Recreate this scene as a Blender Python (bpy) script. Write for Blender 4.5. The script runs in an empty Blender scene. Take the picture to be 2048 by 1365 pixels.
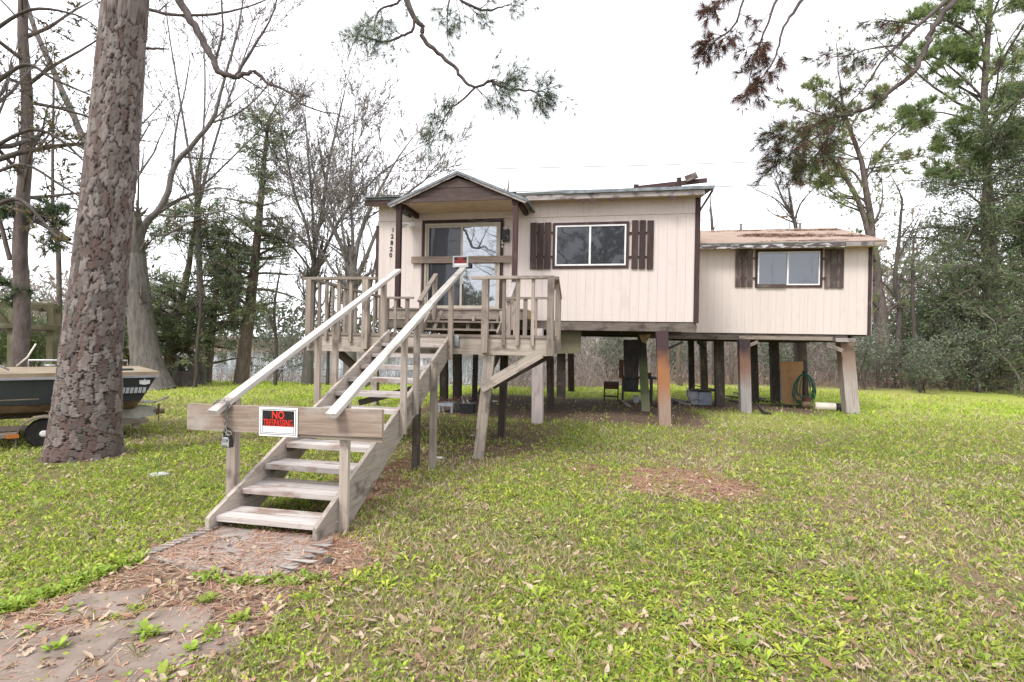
import bpy, bmesh, math, random
import numpy as np
from mathutils import Vector, Matrix, noise as mnoise
sc = bpy.context.scene
rad = math.radians
# ------------------------------------------------------------------ camera
# world axes follow the house: +X along its front to the right, +Y into it, camera foot at the origin
F_PX, PPY, ROLL, YAW, EYE = 1060.0, 688.0, rad(1.1), rad(11.0), 1.6
FWD = Vector((-math.sin(YAW), math.cos(YAW), 0)); RGT = Vector((math.cos(YAW), math.sin(YAW), 0)); UP = Vector((0, 0, 1))
cr, sr = math.cos(ROLL), math.sin(ROLL)
cd = bpy.data.cameras.new('camera'); cam = bpy.data.objects.new('camera', cd); sc.collection.objects.link(cam)
cx = RGT * cr + UP * sr; cy = -RGT * sr + UP * cr; cz = -FWD
M = Matrix((cx, cy, cz)).transposed().to_4x4(); M.translation = (0, 0, EYE); cam.matrix_world = M
cd.sensor_width = 36; cd.lens = 36 * F_PX / 2048; cd.shift_y = (PPY - 682.5) / 2048; cd.clip_end = 1500; cd.clip_start = .05
sc.camera = cam
# ------------------------------------------------------------------ sky, sun, exposure (bright overcast)
SUN_EL, SUN_AZ = rad(52), rad(205)      # azimuth from +Y towards +X: from behind the camera, a little to its left
w = bpy.data.worlds.new('World'); sc.world = w; w.use_nodes = True
nt = w.node_tree; nt.nodes.clear()
sky = nt.nodes.new('ShaderNodeTexSky'); sky.sky_type = 'NISHITA'; sky.sun_disc = False
sky.sun_elevation = SUN_EL; sky.sun_rotation = SUN_AZ; sky.air_density = 1.0; sky.dust_density = 3.0; sky.ozone_density = 1.0
hs = nt.nodes.new('ShaderNodeHueSaturation'); hs.inputs['Saturation'].default_value = .12
mx = nt.nodes.new('ShaderNodeMix'); mx.data_type = 'RGBA'; mx.inputs[0].default_value = .75      # cloud deck over the sky
mx.inputs[7].default_value = (11.2, 11.3, 11.9, 1)
bg = nt.nodes.new('ShaderNodeBackground'); bg.inputs[1].default_value = .092
wo = nt.nodes.new('ShaderNodeOutputWorld')
nt.links.new(sky.outputs[0], hs.inputs['Color']); nt.links.new(hs.outputs[0], mx.inputs[6])
nt.links.new(mx.outputs[2], bg.inputs[0]); nt.links.new(bg.outputs[0], wo.inputs[0])
sl = bpy.data.lights.new('sun', 'SUN'); sl.energy = 1.5; sl.angle = rad(16); sl.color = (1, .96, .9)
so = bpy.data.objects.new('sun', sl); sc.collection.objects.link(so)
sdir = Vector((math.sin(SUN_AZ) * math.cos(SUN_EL), math.cos(SUN_AZ) * math.cos(SUN_EL), math.sin(SUN_EL)))
so.rotation_euler = sdir.to_track_quat('Z', 'Y').to_euler()
vs = sc.view_settings; vs.view_transform = 'Standard'; vs.look = 'None'; vs.exposure = 1.16; vs.gamma = 1; vs.use_curve_mapping = False
sc.cycles.use_denoising = True; sc.cycles.denoising_input_passes = 'RGB_ALBEDO_NORMAL'; sc.cycles.denoising_prefilter = 'NONE'; sc.cycles.denoising_quality = 'HIGH'; sc.cycles.use_adaptive_sampling = False
sc.cycles.max_bounces = 6; sc.cycles.transparent_max_bounces = 4; sc.cycles.caustics_reflective = False; sc.cycles.caustics_refractive = False

# ------------------------------------------------------------------ measuring: photo pixel (2048 wide) to a point at a real distance
def ss(a, b, x):
    t = np.clip((np.asarray(x, float) - a) / (b - a), 0, 1); return t * t * (3 - 2 * t)
def gz(a, b):
    a = np.asarray(a, float); b = np.asarray(b, float)
    dep = -math.sin(YAW) * a + math.cos(YAW) * b
    z = -.15 * ss(5, 12, b) - .06 * ss(14, 22, b)
    left = 1 - ss(-4.5, 2.5, a)
    z = z + left * (-.85 * ss(21.5, 27.5, dep) - 1.4 * ss(28, 44, dep) + 4.6 * ss(126, 160, dep))
    z = z + .02 * np.sin(a * 1.3 + b * .7) * np.sin(b * 1.1 - a * .4) + .008 * np.sin(a * 4.1 + 1) * np.sin(b * 3.7)
    return z
def ray(px, py):
    x, y = px - 1024, py - PPY
    u = x * cr + y * sr; v = -x * sr + y * cr
    return FWD + RGT * (u / F_PX) - UP * (v / F_PX)
EP = Vector((0, 0, EYE))
def B(px, py, b): r = ray(px, py); return EP + r * (b / r.y)
def A(px, py, a): r = ray(px, py); return EP + r * (a / r.x)
def D(px, py, d): return EP + ray(px, py) * d
def G(px, py, dz=0.0):
    r = ray(px, py); t = EYE / -r.z
    for _ in range(30):
        p = EP + r * t; t += (float(gz(p.x, p.y)) + dz - p.z) / r.z * .7
    return EP + r * t
def V3(a, b, z): return Vector((a, b, z))
rng = random.Random(7); NR = np.random.default_rng(11)

# ------------------------------------------------------------------ materials
MATS = {}
def nodes(name):
    m = bpy.data.materials.new(name); m.use_nodes = True; t = m.node_tree; MATS[name] = m
    return m, t, t.nodes['Principled BSDF'], lambda k: t.nodes.new('ShaderNode' + k), t.links.new
def mixc(N, L, fac, c1, c2, typ='MIX'):
    x = N('Mix'); x.data_type = 'RGBA'; x.blend_type = typ
    for s, v in ((0, fac), (6, c1), (7, c2)):
        if hasattr(v, 'is_linked') or hasattr(v, 'links'): L(v, x.inputs[s])
        elif s == 0: x.inputs[0].default_value = v
        else: x.inputs[s].default_value = (*v, 1)
    return x.outputs[2]
def noise(N, L, vec, scale, detail=3, rough=.6):
    n = N('TexNoise'); n.inputs['Scale'].default_value = scale; n.inputs['Detail'].default_value = detail; n.inputs['Roughness'].default_value = rough
    if vec is not None: L(vec, n.inputs['Vector'])
    return n.outputs['Fac']
def ramp(N, L, fac, lo, hi):
    r = N('MapRange'); r.inputs[1].default_value = lo; r.inputs[2].default_value = hi; L(fac, r.inputs[0]); return r.outputs[0]
def bump(N, L, bs, h, strength, dist):
    b = N('Bump'); b.inputs['Strength'].default_value = strength; b.inputs['Distance'].default_value = dist
    L(h, b.inputs['Height']); L(b.outputs[0], bs.inputs['Normal'])
def coords(N, L, scale=(1, 1, 1), rand=True):
    tc = N('TexCoord'); mp = N('Mapping'); mp.inputs['Scale'].default_value = scale; L(tc.outputs['Object'], mp.inputs['Vector'])
    if rand:
        oi = N('ObjectInfo'); mm = N('Math'); mm.operation = 'MULTIPLY'; mm.inputs[1].default_value = 37; L(oi.outputs['Random'], mm.inputs[0])
        cb = N('CombineXYZ'); [L(mm.outputs[0], cb.inputs[i]) for i in range(3)]; L(cb.outputs[0], mp.inputs['Location'])
    return mp.outputs[0]
def wood(name, c1, c2, stain=None, st=(.5, .68), rough=.85, grads=None, bmp=.35, paint=None, var=.25):
    """weathered timber, grain along the piece's own X; grads: (metres from the middle, colour) along the piece"""
    m, t, bs, N, L = nodes(name)
    v = coords(N, L, (1.3, 26, 26)); g = noise(N, L, v, 1.6, 5, .65)
    v2 = coords(N, L, (3, 5, 5)); lo = noise(N, L, v2, 1.1, 4)
    c = mixc(N, L, ramp(N, L, g, .3, .7), c1, c2)
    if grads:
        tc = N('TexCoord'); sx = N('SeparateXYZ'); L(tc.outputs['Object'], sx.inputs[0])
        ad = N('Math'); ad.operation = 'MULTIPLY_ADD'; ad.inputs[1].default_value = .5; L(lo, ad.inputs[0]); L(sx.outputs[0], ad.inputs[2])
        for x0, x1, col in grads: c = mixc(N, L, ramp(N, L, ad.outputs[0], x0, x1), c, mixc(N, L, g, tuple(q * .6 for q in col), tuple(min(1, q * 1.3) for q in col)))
    if stain: c = mixc(N, L, ramp(N, L, lo, *st), c, stain)
    if paint: c = mixc(N, L, ramp(N, L, noise(N, L, coords(N, L, (2.5, 9, 9)), 1.7, 5, .7), .50, .58), c, paint)
    oi = N('ObjectInfo'); hv = N('HueSaturation'); mr = N('MapRange'); mr.inputs[3].default_value = 1 - var; mr.inputs[4].default_value = 1 + var
    L(oi.outputs['Random'], mr.inputs[0]); L(mr.outputs[0], hv.inputs['Value']); L(c, hv.inputs['Color'])
    L(hv.outputs[0], bs.inputs['Base Color']); bs.inputs['Roughness'].default_value = rough; bs.inputs['Specular IOR Level'].default_value = .25
    bump(N, L, bs, g, bmp, .006); return m
def plain(name, c, rough=.6, c2=None, scale=8, metal=0, spec=.4, bmp=0, lo=.4, hi=.65, sc3=(1, 1, 1), detail=4):
    m, t, bs, N, L = nodes(name)
    bs.inputs['Base Color'].default_value = (*c, 1)
    n = noise(N, L, coords(N, L, sc3), scale, detail)
    L(mixc(N, L, ramp(N, L, n, lo, hi), c, c2 or tuple(q * .8 for q in c)), bs.inputs['Base Color'])
    bs.inputs['Roughness'].default_value = rough; bs.inputs['Metallic'].default_value = metal; bs.inputs['Specular IOR Level'].default_value = spec
    if bmp: bump(N, L, bs, n, bmp, .01)
    return m
def glass(name, c, refl, wav=.012):
    m, t, bs, N, L = nodes(name); out = t.nodes['Material Output']
    bs.inputs['Base Color'].default_value = (*c, 1); bs.inputs['Roughness'].default_value = .3
    gl = N('BsdfGlossy'); gl.inputs['Roughness'].default_value = .02; gl.inputs['Color'].default_value = (.88, .93, 1, 1)
    ms = N('MixShader'); ms.inputs[0].default_value = refl
    b = N('Bump'); b.inputs['Strength'].default_value = 1; b.inputs['Distance'].default_value = wav
    L(noise(N, L, coords(N, L), 1.7, 1), b.inputs['Height']); L(b.outputs[0], gl.inputs['Normal'])
    L(bs.outputs[0], ms.inputs[1]); L(gl.outputs[0], ms.inputs[2]); L(ms.outputs[0], out.inputs[0]); return m
def leafy(name, trans=.35, rough=.6, spec=.25, nz=0):
    """colour from the mesh's own per-leaf colours, light partly passing through"""
    m, t, bs, N, L = nodes(name); out = t.nodes['Material Output']
    at = N('VertexColor'); at.layer_name = 'Col'
    L(at.outputs[0], bs.inputs['Base Color']); bs.inputs['Roughness'].default_value = rough; bs.inputs['Specular IOR Level'].default_value = spec
    if trans:
        tr = N('BsdfTranslucent'); L(at.outputs[0], tr.inputs[0]); ms = N('MixShader'); ms.inputs[0].default_value = trans
        L(bs.outputs[0], ms.inputs[1]); L(tr.outputs[0], ms.inputs[2]); L(ms.outputs[0], out.inputs[0])
    return m
def bark(name, c1, c2, scale=9, vs=.25, bmp=.6, c3=None):
    m, t, bs, N, L = nodes(name); v = coords(N, L, (1, 1, vs))
    n = noise(N, L, v, scale, 6, .7); c = mixc(N, L, ramp(N, L, n, .35, .65), c1, c2)
    if c3: c = mixc(N, L, ramp(N, L, noise(N, L, coords(N, L), 2.2, 4), .5, .62), c, c3)
    L(c, bs.inputs['Base Color']); bs.inputs['Roughness'].default_value = .95; bs.inputs['Specular IOR Level'].default_value = .15
    bump(N, L, bs, n, bmp, .03); return m

wood('grey_wood', (.335, .285, .245), (.19, .152, .128), (.12, .095, .08), (.54, .70))
wood('pale_wood', (.53, .50, .475), (.31, .28, .26), (.24, .205, .185), (.55, .70))
wood('tread_wood', (.45, .415, .395), (.28, .245, .23), (.22, .16, .13), (.54, .68))
wood('stringer_wood', (.375, .328, .285), (.225, .186, .158), (.135, .115, .10), (.54, .68))
wood('barrier_wood', (.38, .30, .245), (.20, .15, .12), (.36, .33, .30), (.5, .7))
wood('brown_wood', (.070, .042, .040), (.036, .020, .020), (.12, .085, .075), (.58, .75), rough=.75)
wood('shutter_wood', (.066, .046, .042), (.034, .023, .022), (.10, .07, .065), (.55, .75))
wood('old_shutter_wood', (.095, .072, .065), (.05, .033, .032), (.15, .125, .11), (.5, .65))
wood('gable_wood', (.105, .076, .07), (.068, .047, .044), (.14, .10, .09), (.55, .75))
wood('dark_wood', (.078, .061, .052), (.036, .028, .024), (.12, .095, .078), (.55, .72))
wood('beam_wood', (.16, .135, .115), (.085, .068, .058), (.05, .04, .035), (.48, .66))
wood('fascia_wood', (.38, .35, .335), (.23, .195, .185), (.13, .11, .11), (.5, .62))
wood('peeling_fascia', (.11, .088, .08), (.06, .047, .044), paint=(.48, .48, .50))
wood('lavender_post', (.47, .41, .40), (.33, .28, .27), (.26, .22, .2), (.55, .75))
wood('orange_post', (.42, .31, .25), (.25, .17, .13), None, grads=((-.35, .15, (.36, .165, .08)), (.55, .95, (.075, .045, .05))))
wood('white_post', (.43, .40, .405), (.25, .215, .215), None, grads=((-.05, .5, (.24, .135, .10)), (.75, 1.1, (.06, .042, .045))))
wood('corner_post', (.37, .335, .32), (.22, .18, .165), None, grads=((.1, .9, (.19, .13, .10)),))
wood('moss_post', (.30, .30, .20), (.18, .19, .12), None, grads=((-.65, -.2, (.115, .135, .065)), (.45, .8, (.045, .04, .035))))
wood('fresh_ply', (.42, .245, .125), (.33, .18, .085), (.27, .15, .075), (.55, .7), bmp=.1)
wood('grey_ply', (.30, .275, .255), (.20, .175, .16), (.33, .30, .28), (.5, .7), bmp=.5)
wood('green_wood', (.125, .115, .065), (.07, .062, .036), (.16, .15, .10), (.5, .7))
m, t, bs, N, L = nodes('siding')
_st = noise(N, L, coords(N, L, (.35, 9, 9)), 1.5, 4); _bl = noise(N, L, coords(N, L, (1, 1, 1)), 2.3, 5); _gr = noise(N, L, coords(N, L, (2, 60, 60)), 1.5, 3)
_c = mixc(N, L, ramp(N, L, _st, .45, .72), (.60, .53, .50), (.565, .49, .455)); _c = mixc(N, L, ramp(N, L, _bl, .56, .8), _c, (.52, .45, .41)); _c = mixc(N, L, ramp(N, L, _gr, .35, .7), _c, mixc(N, L, 1.0, _c, (.975, .97, .965), 'MULTIPLY'))
L(_c, bs.inputs['Base Color']); bs.inputs['Roughness'].default_value = .8; bs.inputs['Specular IOR Level'].default_value = .2; bump(N, L, bs, _gr, .08, .003)
plain('soffit', (.60, .48, .385), .85, (.52, .405, .315), 4, spec=.2)
plain('metal_edge', (.135, .155, .165), .7, (.24, .265, .28), 6, metal=.2)
plain('white_frame', (.72, .72, .73), .4, (.60, .60, .61), 5)
plain('cream_frame', (.45, .41, .35), .5, (.37, .33, .27), 5)
plain('white_plastic', (.78, .78, .78), .4, (.7, .7, .7), 12)
plain('black_plastic', (.013, .014, .016), .5, (.03, .03, .03), 10)
plain('black_metal', (.018, .018, .02), .55, (.05, .035, .03), 9, bmp=.1)
plain('rust', (.10, .045, .025), .9, (.05, .028, .02), 22, bmp=.3)
plain('dirty_grey', (.30, .31, .34), .6, (.22, .22, .24), 4)
plain('tub_blue', (.26, .29, .36), .5, (.21, .235, .30), 3)
plain('ivory', (.62, .57, .49), .55, (.5, .45, .38), 3)
plain('galv', (.52, .56, .60), .35, (.38, .42, .46), 14, metal=.7)
plain('chain_metal', (.34, .34, .35), .4, (.22, .20, .19), 30, metal=.8)
plain('silver', (.48, .49, .51), .35, (.42, .43, .45), 20, metal=.5)
plain('sign_white', (.86, .86, .88), .35, (.82, .82, .84), 6)
plain('sign_black', (.012, .012, .013), .35, (.018, .016, .017), 9)
plain('sign_red', (.72, .035, .02), .4, (.62, .03, .02), 8)
plain('digit_black', (.012, .01, .01), .5)
plain('hose_green', (.004, .085, .05), .35, (.01, .14, .085), 5)
plain('shingle_tan', (.335, .255, .205), .95, (.26, .19, .15), 2.2, sc3=(1, 2, 1), bmp=.3, detail=8)
plain('shingle_green', (.10, .115, .11), .95, (.16, .165, .16), 7, bmp=.3)
plain('tar', (.022, .02, .02), .9, (.045, .035, .03), 4)
plain('insulation', (.36, .27, .14), .95, (.22, .16, .09), 6, bmp=.6)
plain('olive_panel', (.15, .135, .085), .9, (.11, .10, .065), 3)
plain('hull_blue', (.030, .042, .058), .5, (.06, .068, .066), 1.6, lo=.35, hi=.7)
plain('hull_grime', (.30, .22, .14), .7, (.16, .10, .06), 5)
plain('hull_cream', (.27, .215, .145), .7, (.17, .125, .08), 2.2, detail=7)
plain('trailer_grey', (.20, .165, .13), .65, (.13, .105, .08), 6)
plain('rubber', (.016, .015, .015), .85, (.03, .028, .026), 12, bmp=.2)
plain('drive_grey', (.50, .50, .46), .5, (.36, .35, .30), 4)
plain('brass', (.30, .24, .15), .5, (.2, .15, .09), 7, metal=.4)
plain('amber', (.45, .14, .02), .4)
plain('decal', (.50, .52, .54), .5, (.38, .4, .42), 30)
plain('paver', (.225, .178, .148), .95, (.15, .115, .095), 5, bmp=.3)
plain('stone', (.42, .41, .41), .9, (.3, .29, .28), 7, bmp=.3)
plain('red_clutter', (.14, .05, .035), .9, (.08, .03, .02), 12)
glass('window_glass', (.005, .006, .009), .042, .0012)
glass('annex_glass', (.026, .028, .037), .105, .0008)
glass('door_glass', (.008, .01, .013), .03, .0015)
glass('door_glass_bright', (.025, .028, .026), .32, .0025)
leafy('leaf_mat', .4); leafy('dry_mat', .15, .8); leafy('needle_mat', .5, .5, .3); leafy('dead_needle_mat', .1, .8, .1)
leafy('bark_plate_mat', 0, .9, .15)
bark('oak_bark', (.085, .075, .07), (.17, .153, .143), 12, .2)
bark('pale_bark', (.10, .09, .084), (.19, .175, .165), 10, .25)
bark('brown_bark', (.085, .066, .056), (.17, .135, .115), 11, .22)
bark('dark_bark', (.06, .05, .045), (.11, .095, .085), 12, .25)
bark('twig_bark', (.09, .078, .072), (.15, .13, .12), 9, 1)
bark('pine_bark', (.075, .06, .054), (.16, .13, .12), 9, .35)
bark('pale_twig', (.165, .145, .138), (.25, .225, .212), 9, 1)
bark('brush_bark', (.21, .175, .16), (.34, .29, .27), 7, 1)
bark('grey_limb', (.075, .06, .058), (.13, .108, .104), 14, .5)

# ------------------------------------------------------------------ building blocks
C = sc.collection.objects; WM = {}
def place(o, Mw, parent):
    C.link(o); WM[o] = Mw
    if parent: o.parent = parent; o.matrix_basis = WM[parent].inverted() @ Mw
    else: o.matrix_basis = Mw
    return o
def thing(name, label, cat, loc=(0, 0, 0), rotz=0, group=None):
    o = bpy.data.objects.new(name, None); o.empty_display_size = .1
    place(o, Matrix.Translation(loc) @ Matrix.Rotation(rotz, 4, 'Z'), None); return tag(o, label, cat, group)
def tag(o, label=None, cat=None, group=None, kind=None):
    for k, v in (('label', label), ('category', cat), ('group', group), ('kind', kind)):
        if v: o[k] = v
    return o
def mobj(name, verts, faces, mat, parent=None, Mw=None, smooth=False):
    me = bpy.data.meshes.new(name); me.from_pydata([tuple(v) for v in verts], [], faces); me.materials.append(MATS[mat])
    if smooth: me.shade_smooth()
    return place(bpy.data.objects.new(name, me), Mw or Matrix.Identity(4), parent)
def bobj(name, bm, mat, parent=None, Mw=None, smooth=False):
    me = bpy.data.meshes.new(name); bmesh.ops.recalc_face_normals(bm, faces=bm.faces); bm.to_mesh(me); bm.free(); me.materials.append(MATS[mat])
    if smooth: me.shade_smooth()
    return place(bpy.data.objects.new(name, me), Mw or Matrix.Identity(4), parent)
def frame(x, n):
    x = x.normalized(); z = (n - x * n.dot(x))
    if z.length < 1e-5: z = x.orthogonal()
    z.normalize(); return x, z.cross(x), z
def board(name, p0, p1, w, t, mat, parent, n=(0, -1, 0), bev=.004, rough=0.0, w1=None):
    """timber from p0 to p1; t thick along n, w wide across; slightly crooked edges"""
    p0, p1, n = Vector(p0), Vector(p1), Vector(n); L = (p1 - p0).length; x, y, z = frame(p1 - p0, n)
    bm = bmesh.new(); ns = 1 if not rough else max(2, int(L / .35)); rings = []
    w1 = w1 or w
    for i in range(ns + 1):
        f = i / ns; ww = w + (w1 - w) * f; dy, dz = (rng.uniform(-rough, rough), rng.uniform(-rough, rough)) if rough else (0, 0)
        rings.append([bm.verts.new((L * (f - .5), sy * ww / 2 + dy, sz * t / 2 + dz)) for sy, sz in ((-1, -1), (1, -1), (1, 1), (-1, 1))])
    for r0, r1 in zip(rings, rings[1:]):
        for k in range(4): bm.faces.new((r0[k], r0[(k + 1) % 4], r1[(k + 1) % 4], r1[k]))
    bm.faces.new(rings[0][::-1]); bm.faces.new(rings[-1])
    if bev:
        es = [e for e in bm.edges if len(e.link_faces) == 2 and e.calc_face_angle(0) > 1]
        bmesh.ops.bevel(bm, geom=es, offset=min(bev, t * .3, w * .3), segments=1, affect='EDGES')
    Mw = Matrix((x, y, z)).transposed().to_4x4(); Mw.translation = (p0 + p1) / 2
    return bobj(name, bm, mat, parent, Mw)
def bx(name, a, b, z, mat, parent, axis='a', bev=.004):
    """axis-aligned timber given by its ranges; grain along axis"""
    c = [(q[0] + q[1]) / 2 for q in (a, b, z)]; r = dict(a=a, b=b, z=z)[axis]; p0, p1 = list(c), list(c); i = 'abz'.index(axis)
    p0[i], p1[i] = r; da, db, dz = a[1] - a[0], b[1] - b[0], z[1] - z[0]
    w_, t_ = {'a': (dz, db), 'z': (da, db), 'b': (da, dz)}[axis]
    return board(name, p0, p1, w_, t_, mat, parent, (0, 0, 1) if axis == 'b' else (0, -1, 0), bev)
def prism(name, pts, d, mat, parent, bev=0):
    """outline pts (3D, planar) pushed along vector d"""
    d = Vector(d); bm = bmesh.new(); o = Vector(pts[0])
    lo = [bm.verts.new(Vector(p) - o) for p in pts]; hi = [bm.verts.new(Vector(p) - o + d) for p in pts]; n = len(pts)
    bm.faces.new(lo); bm.faces.new(hi[::-1])
    for i in range(n): bm.faces.new((lo[i], hi[i], hi[(i + 1) % n], lo[(i + 1) % n]))
    if bev: bmesh.ops.bevel(bm, geom=list(bm.edges), offset=bev, segments=1, affect='EDGES')
    return bobj(name, bm, mat, parent, Matrix.Translation(o))
def tube_mesh(path, radii, k=8, closed=False, cap=True):
    path = [Vector(p) for p in path]; n = len(path); vs_, fs = [], []; prev = None
    if not hasattr(radii, '__len__'): radii = [radii] * n
    for i, p in enumerate(path):
        t = (path[(i + 1) % n] - path[i - 1]) if closed else (path[min(i + 1, n - 1)] - path[max(i - 1, 0)])
        if t.length < 1e-9: t = Vector((0, 0, 1))
        t.normalize()
        u = (prev - t * prev.dot(t)) if prev else t.orthogonal()
        u.normalize(); prev = u; v = t.cross(u)
        for j in range(k):
            a_ = 2 * math.pi * j / k; vs_.append(p + (u * math.cos(a_) + v * math.sin(a_)) * radii[i])
    for i in range(n if closed else n - 1):
        for j in range(k):
            i2 = (i + 1) % n; fs.append((i * k + j, i * k + (j + 1) % k, i2 * k + (j + 1) % k, i2 * k + j))
    if cap and not closed: fs += [tuple(range(k))[::-1], tuple(range((n - 1) * k, n * k))]
    return vs_, fs
def tube(name, path, r, mat, parent=None, k=8, closed=False):
    o = Vector(path[0]); v, f = tube_mesh([Vector(p) - o for p in path], r, k, closed); return mobj(name, v, f, mat, parent, Matrix.Translation(o), True)
def lathe(name, prof, p, axis, mat, parent=None, k=20):
    """profile (along, radius) turned about axis through p"""
    x, y, z = frame(Vector(axis), Vector((.1, .3, 1))); vs_, fs = [], []
    for s, r in prof:
        for j in range(k): a_ = 2 * math.pi * j / k; vs_.append((s, r * math.cos(a_), r * math.sin(a_)))
    for i in range(len(prof) - 1):
        for j in range(k): fs.append((i * k + j, i * k + (j + 1) % k, (i + 1) * k + (j + 1) % k, (i + 1) * k + j))
    fs += [tuple(range(k))[::-1], tuple(range((len(prof) - 1) * k, len(prof) * k))]
    Mw = Matrix((x, y, z)).transposed().to_4x4(); Mw.translation = p; o = mobj(name, vs_, fs, mat, parent, Mw)
    for pl in o.data.polygons: pl.use_smooth = len(pl.vertices) == 4
    return o
def text(name, s, size, p, right, up, mat, parent, off=0.0, ext=.0015, align='CENTER', sx=1.0):
    cu = bpy.data.curves.new(name, 'FONT'); cu.body = s; cu.size = size; cu.extrude = ext; cu.offset = off; cu.align_x = align; cu.align_y = 'CENTER'; cu.resolution_u = 3
    tmp = bpy.data.objects.new(name, cu); C.link(tmp); bpy.context.view_layer.update()
    me = bpy.data.meshes.new_from_object(tmp.evaluated_get(bpy.context.evaluated_depsgraph_get())); bpy.data.objects.remove(tmp)
    me.materials.clear(); me.materials.append(MATS[mat])
    r = Vector(right).normalized(); u = Vector(up); u = (u - r * u.dot(r)).normalized(); Mw = Matrix((r * sx, u, r.cross(u))).transposed().to_4x4(); Mw.translation = p
    return place(bpy.data.objects.new(name, me), Mw, parent)
def bigmesh(name, V, faces, mat, col=None, parent=None, smooth=False):
    """V (n,3); faces: list of (m,k) index arrays; col (n,3)"""
    me = bpy.data.meshes.new(name); V = np.asarray(V, np.float32); me.vertices.add(len(V)); me.vertices.foreach_set('co', V.ravel())
    fl = [np.asarray(f, np.int32) for f in faces if len(f)]; nl = sum(f.size for f in fl); npoly = sum(len(f) for f in fl)
    me.loops.add(nl); me.loops.foreach_set('vertex_index', np.concatenate([f.ravel() for f in fl]))
    st = []; o = 0
    for f in fl: st.append(o + np.arange(len(f)) * f.shape[1]); o += f.size
    me.polygons.add(npoly); me.polygons.foreach_set('loop_start', np.concatenate(st).astype(np.int32))
    me.update(calc_edges=True); me.materials.append(MATS[mat])
    if col is not None:
        ca = me.color_attributes.new('Col', 'FLOAT_COLOR', 'POINT'); cc = np.ones((len(V), 4), np.float32); cc[:, :3] = col; ca.data.foreach_set('color', cc.ravel())
    if smooth: me.shade_smooth()
    Mp = WM[parent].inverted() if parent else None
    o = bpy.data.objects.new(name, me); return place(o, Matrix.Identity(4), parent)
# ================================================================== ground and water
def inpoly(x, y, poly):
    r = np.zeros(np.shape(x), bool); n = len(poly)
    for i in range(n):
        (x0, y0), (x1, y1) = poly[i], poly[i - 1]
        c = (y0 > y) != (y1 > y)
        r ^= c & (x < (x1 - x0) * (y - y0) / (y1 - y0 + 1e-12) + x0)
    return r
def pnoise(x, y, s, seed=0):
    """cheap smooth noise 0..1"""
    r = np.random.default_rng(seed); v = np.zeros(np.shape(x)); amp = 0
    for o in range(4):
        for _ in range(4):
            a_ = r.uniform(0, 6.28); k = s * (1.9 ** o) * r.uniform(.7, 1.3); ph = r.uniform(0, 6.28)
            v += np.sin((x * math.cos(a_) + y * math.sin(a_)) * k + ph + 1.3 * np.sin(x * k * .31 + y * k * .27 + ph)) / (1.5 ** o); 
        amp += 2.0 / (1.5 ** o)
    return np.clip(.5 + .5 * v / amp, 0, 1)
gp = lambda px, py: (lambda p: (p.x, p.y))(G(px, py))
PATH = [gp(-400, 1430), gp(-60, 1255), gp(200, 1165), gp(300, 1090), gp(700, 1075), gp(735, 1120), gp(600, 1200), gp(480, 1290), gp(330, 1400), gp(200, 1500)]
def m_path(x, y): return inpoly(x + .05 * np.sin(y * 9), y + .05 * np.sin(x * 11), PATH)
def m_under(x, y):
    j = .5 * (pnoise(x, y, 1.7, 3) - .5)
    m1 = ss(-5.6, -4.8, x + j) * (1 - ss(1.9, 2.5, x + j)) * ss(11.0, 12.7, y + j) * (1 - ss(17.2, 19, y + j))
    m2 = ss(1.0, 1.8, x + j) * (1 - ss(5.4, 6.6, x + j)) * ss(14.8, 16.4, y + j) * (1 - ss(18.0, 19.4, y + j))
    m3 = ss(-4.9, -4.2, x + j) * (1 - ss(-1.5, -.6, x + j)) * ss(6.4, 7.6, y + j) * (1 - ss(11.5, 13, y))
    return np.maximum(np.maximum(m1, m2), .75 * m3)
def m_needle(x, y):
    j = .6 * (pnoise(x, y, 2.1, 5) - .5); q = G(1335, 960); q2 = G(700, 1010); q3 = G(640, 1105); q4 = G(800, 930)
    def el(q, rx, ry, an=0):
        dx, dy = x - q.x, y - q.y; u = dx * math.cos(an) + dy * math.sin(an); v = -dx * math.sin(an) + dy * math.cos(an)
        return (1 - ss(.45, 1.3, np.sqrt((u / rx) ** 2 + (v / ry) ** 2) + 1.6 * j)) * (.55 + .45 * ss(.3, .6, pnoise(x, y, 5.0, 6)))
    return np.maximum.reduce([el(q, 1.0, .75), el(q2, .32, 1.2, -.1), el(q3, .55, .35), .9 * el(q4, .35, 1.3, -.1)])
def axisgrid(lo, hi, f0, f1, st, gr=1.25):
    v = list(np.arange(f0, f1 + 1e-6, st)); d = st; x = f1
    while x < hi: d *= gr; x += d; v.append(x)
    d = st; x = f0; pre = []
    while x > lo: d *= gr; x -= d; pre.append(x)
    return np.array(pre[::-1] + v)
xs = axisgrid(-260, 260, -9, 9, .16); ys = axisgrid(-60, 330, .5, 20, .16)
X, Y = np.meshgrid(xs, ys); Z = gz(X, Y); 
mu, mn, mp = m_under(X, Y), m_needle(X, Y), m_path(X, Y).astype(float)
dep = -math.sin(YAW) * X + math.cos(YAW) * Y
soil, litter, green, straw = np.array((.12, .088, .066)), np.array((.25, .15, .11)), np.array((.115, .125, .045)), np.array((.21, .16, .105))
n1 = pnoise(X, Y, 1.1, 1)[..., None]; n2 = pnoise(X, Y, .35, 2)[..., None]
col = green * (1 - n1) + straw * n1
far = ss(9, 16, dep)[..., None]; col = col * (1 - far) + far * (np.array((.27, .37, .05)) * (1 - .45 * n2) + np.array((.38, .32, .17)) * .45 * n2)
lf = (ss(-13, -3, -X) * ss(8, 11, dep) * (1 - ss(17, 19.5, dep)))[..., None] * .0
wood_ = ss(24.5, 26.5, dep)[..., None]; col = col * (1 - wood_) + wood_ * np.array((.15, .11, .085))
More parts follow.
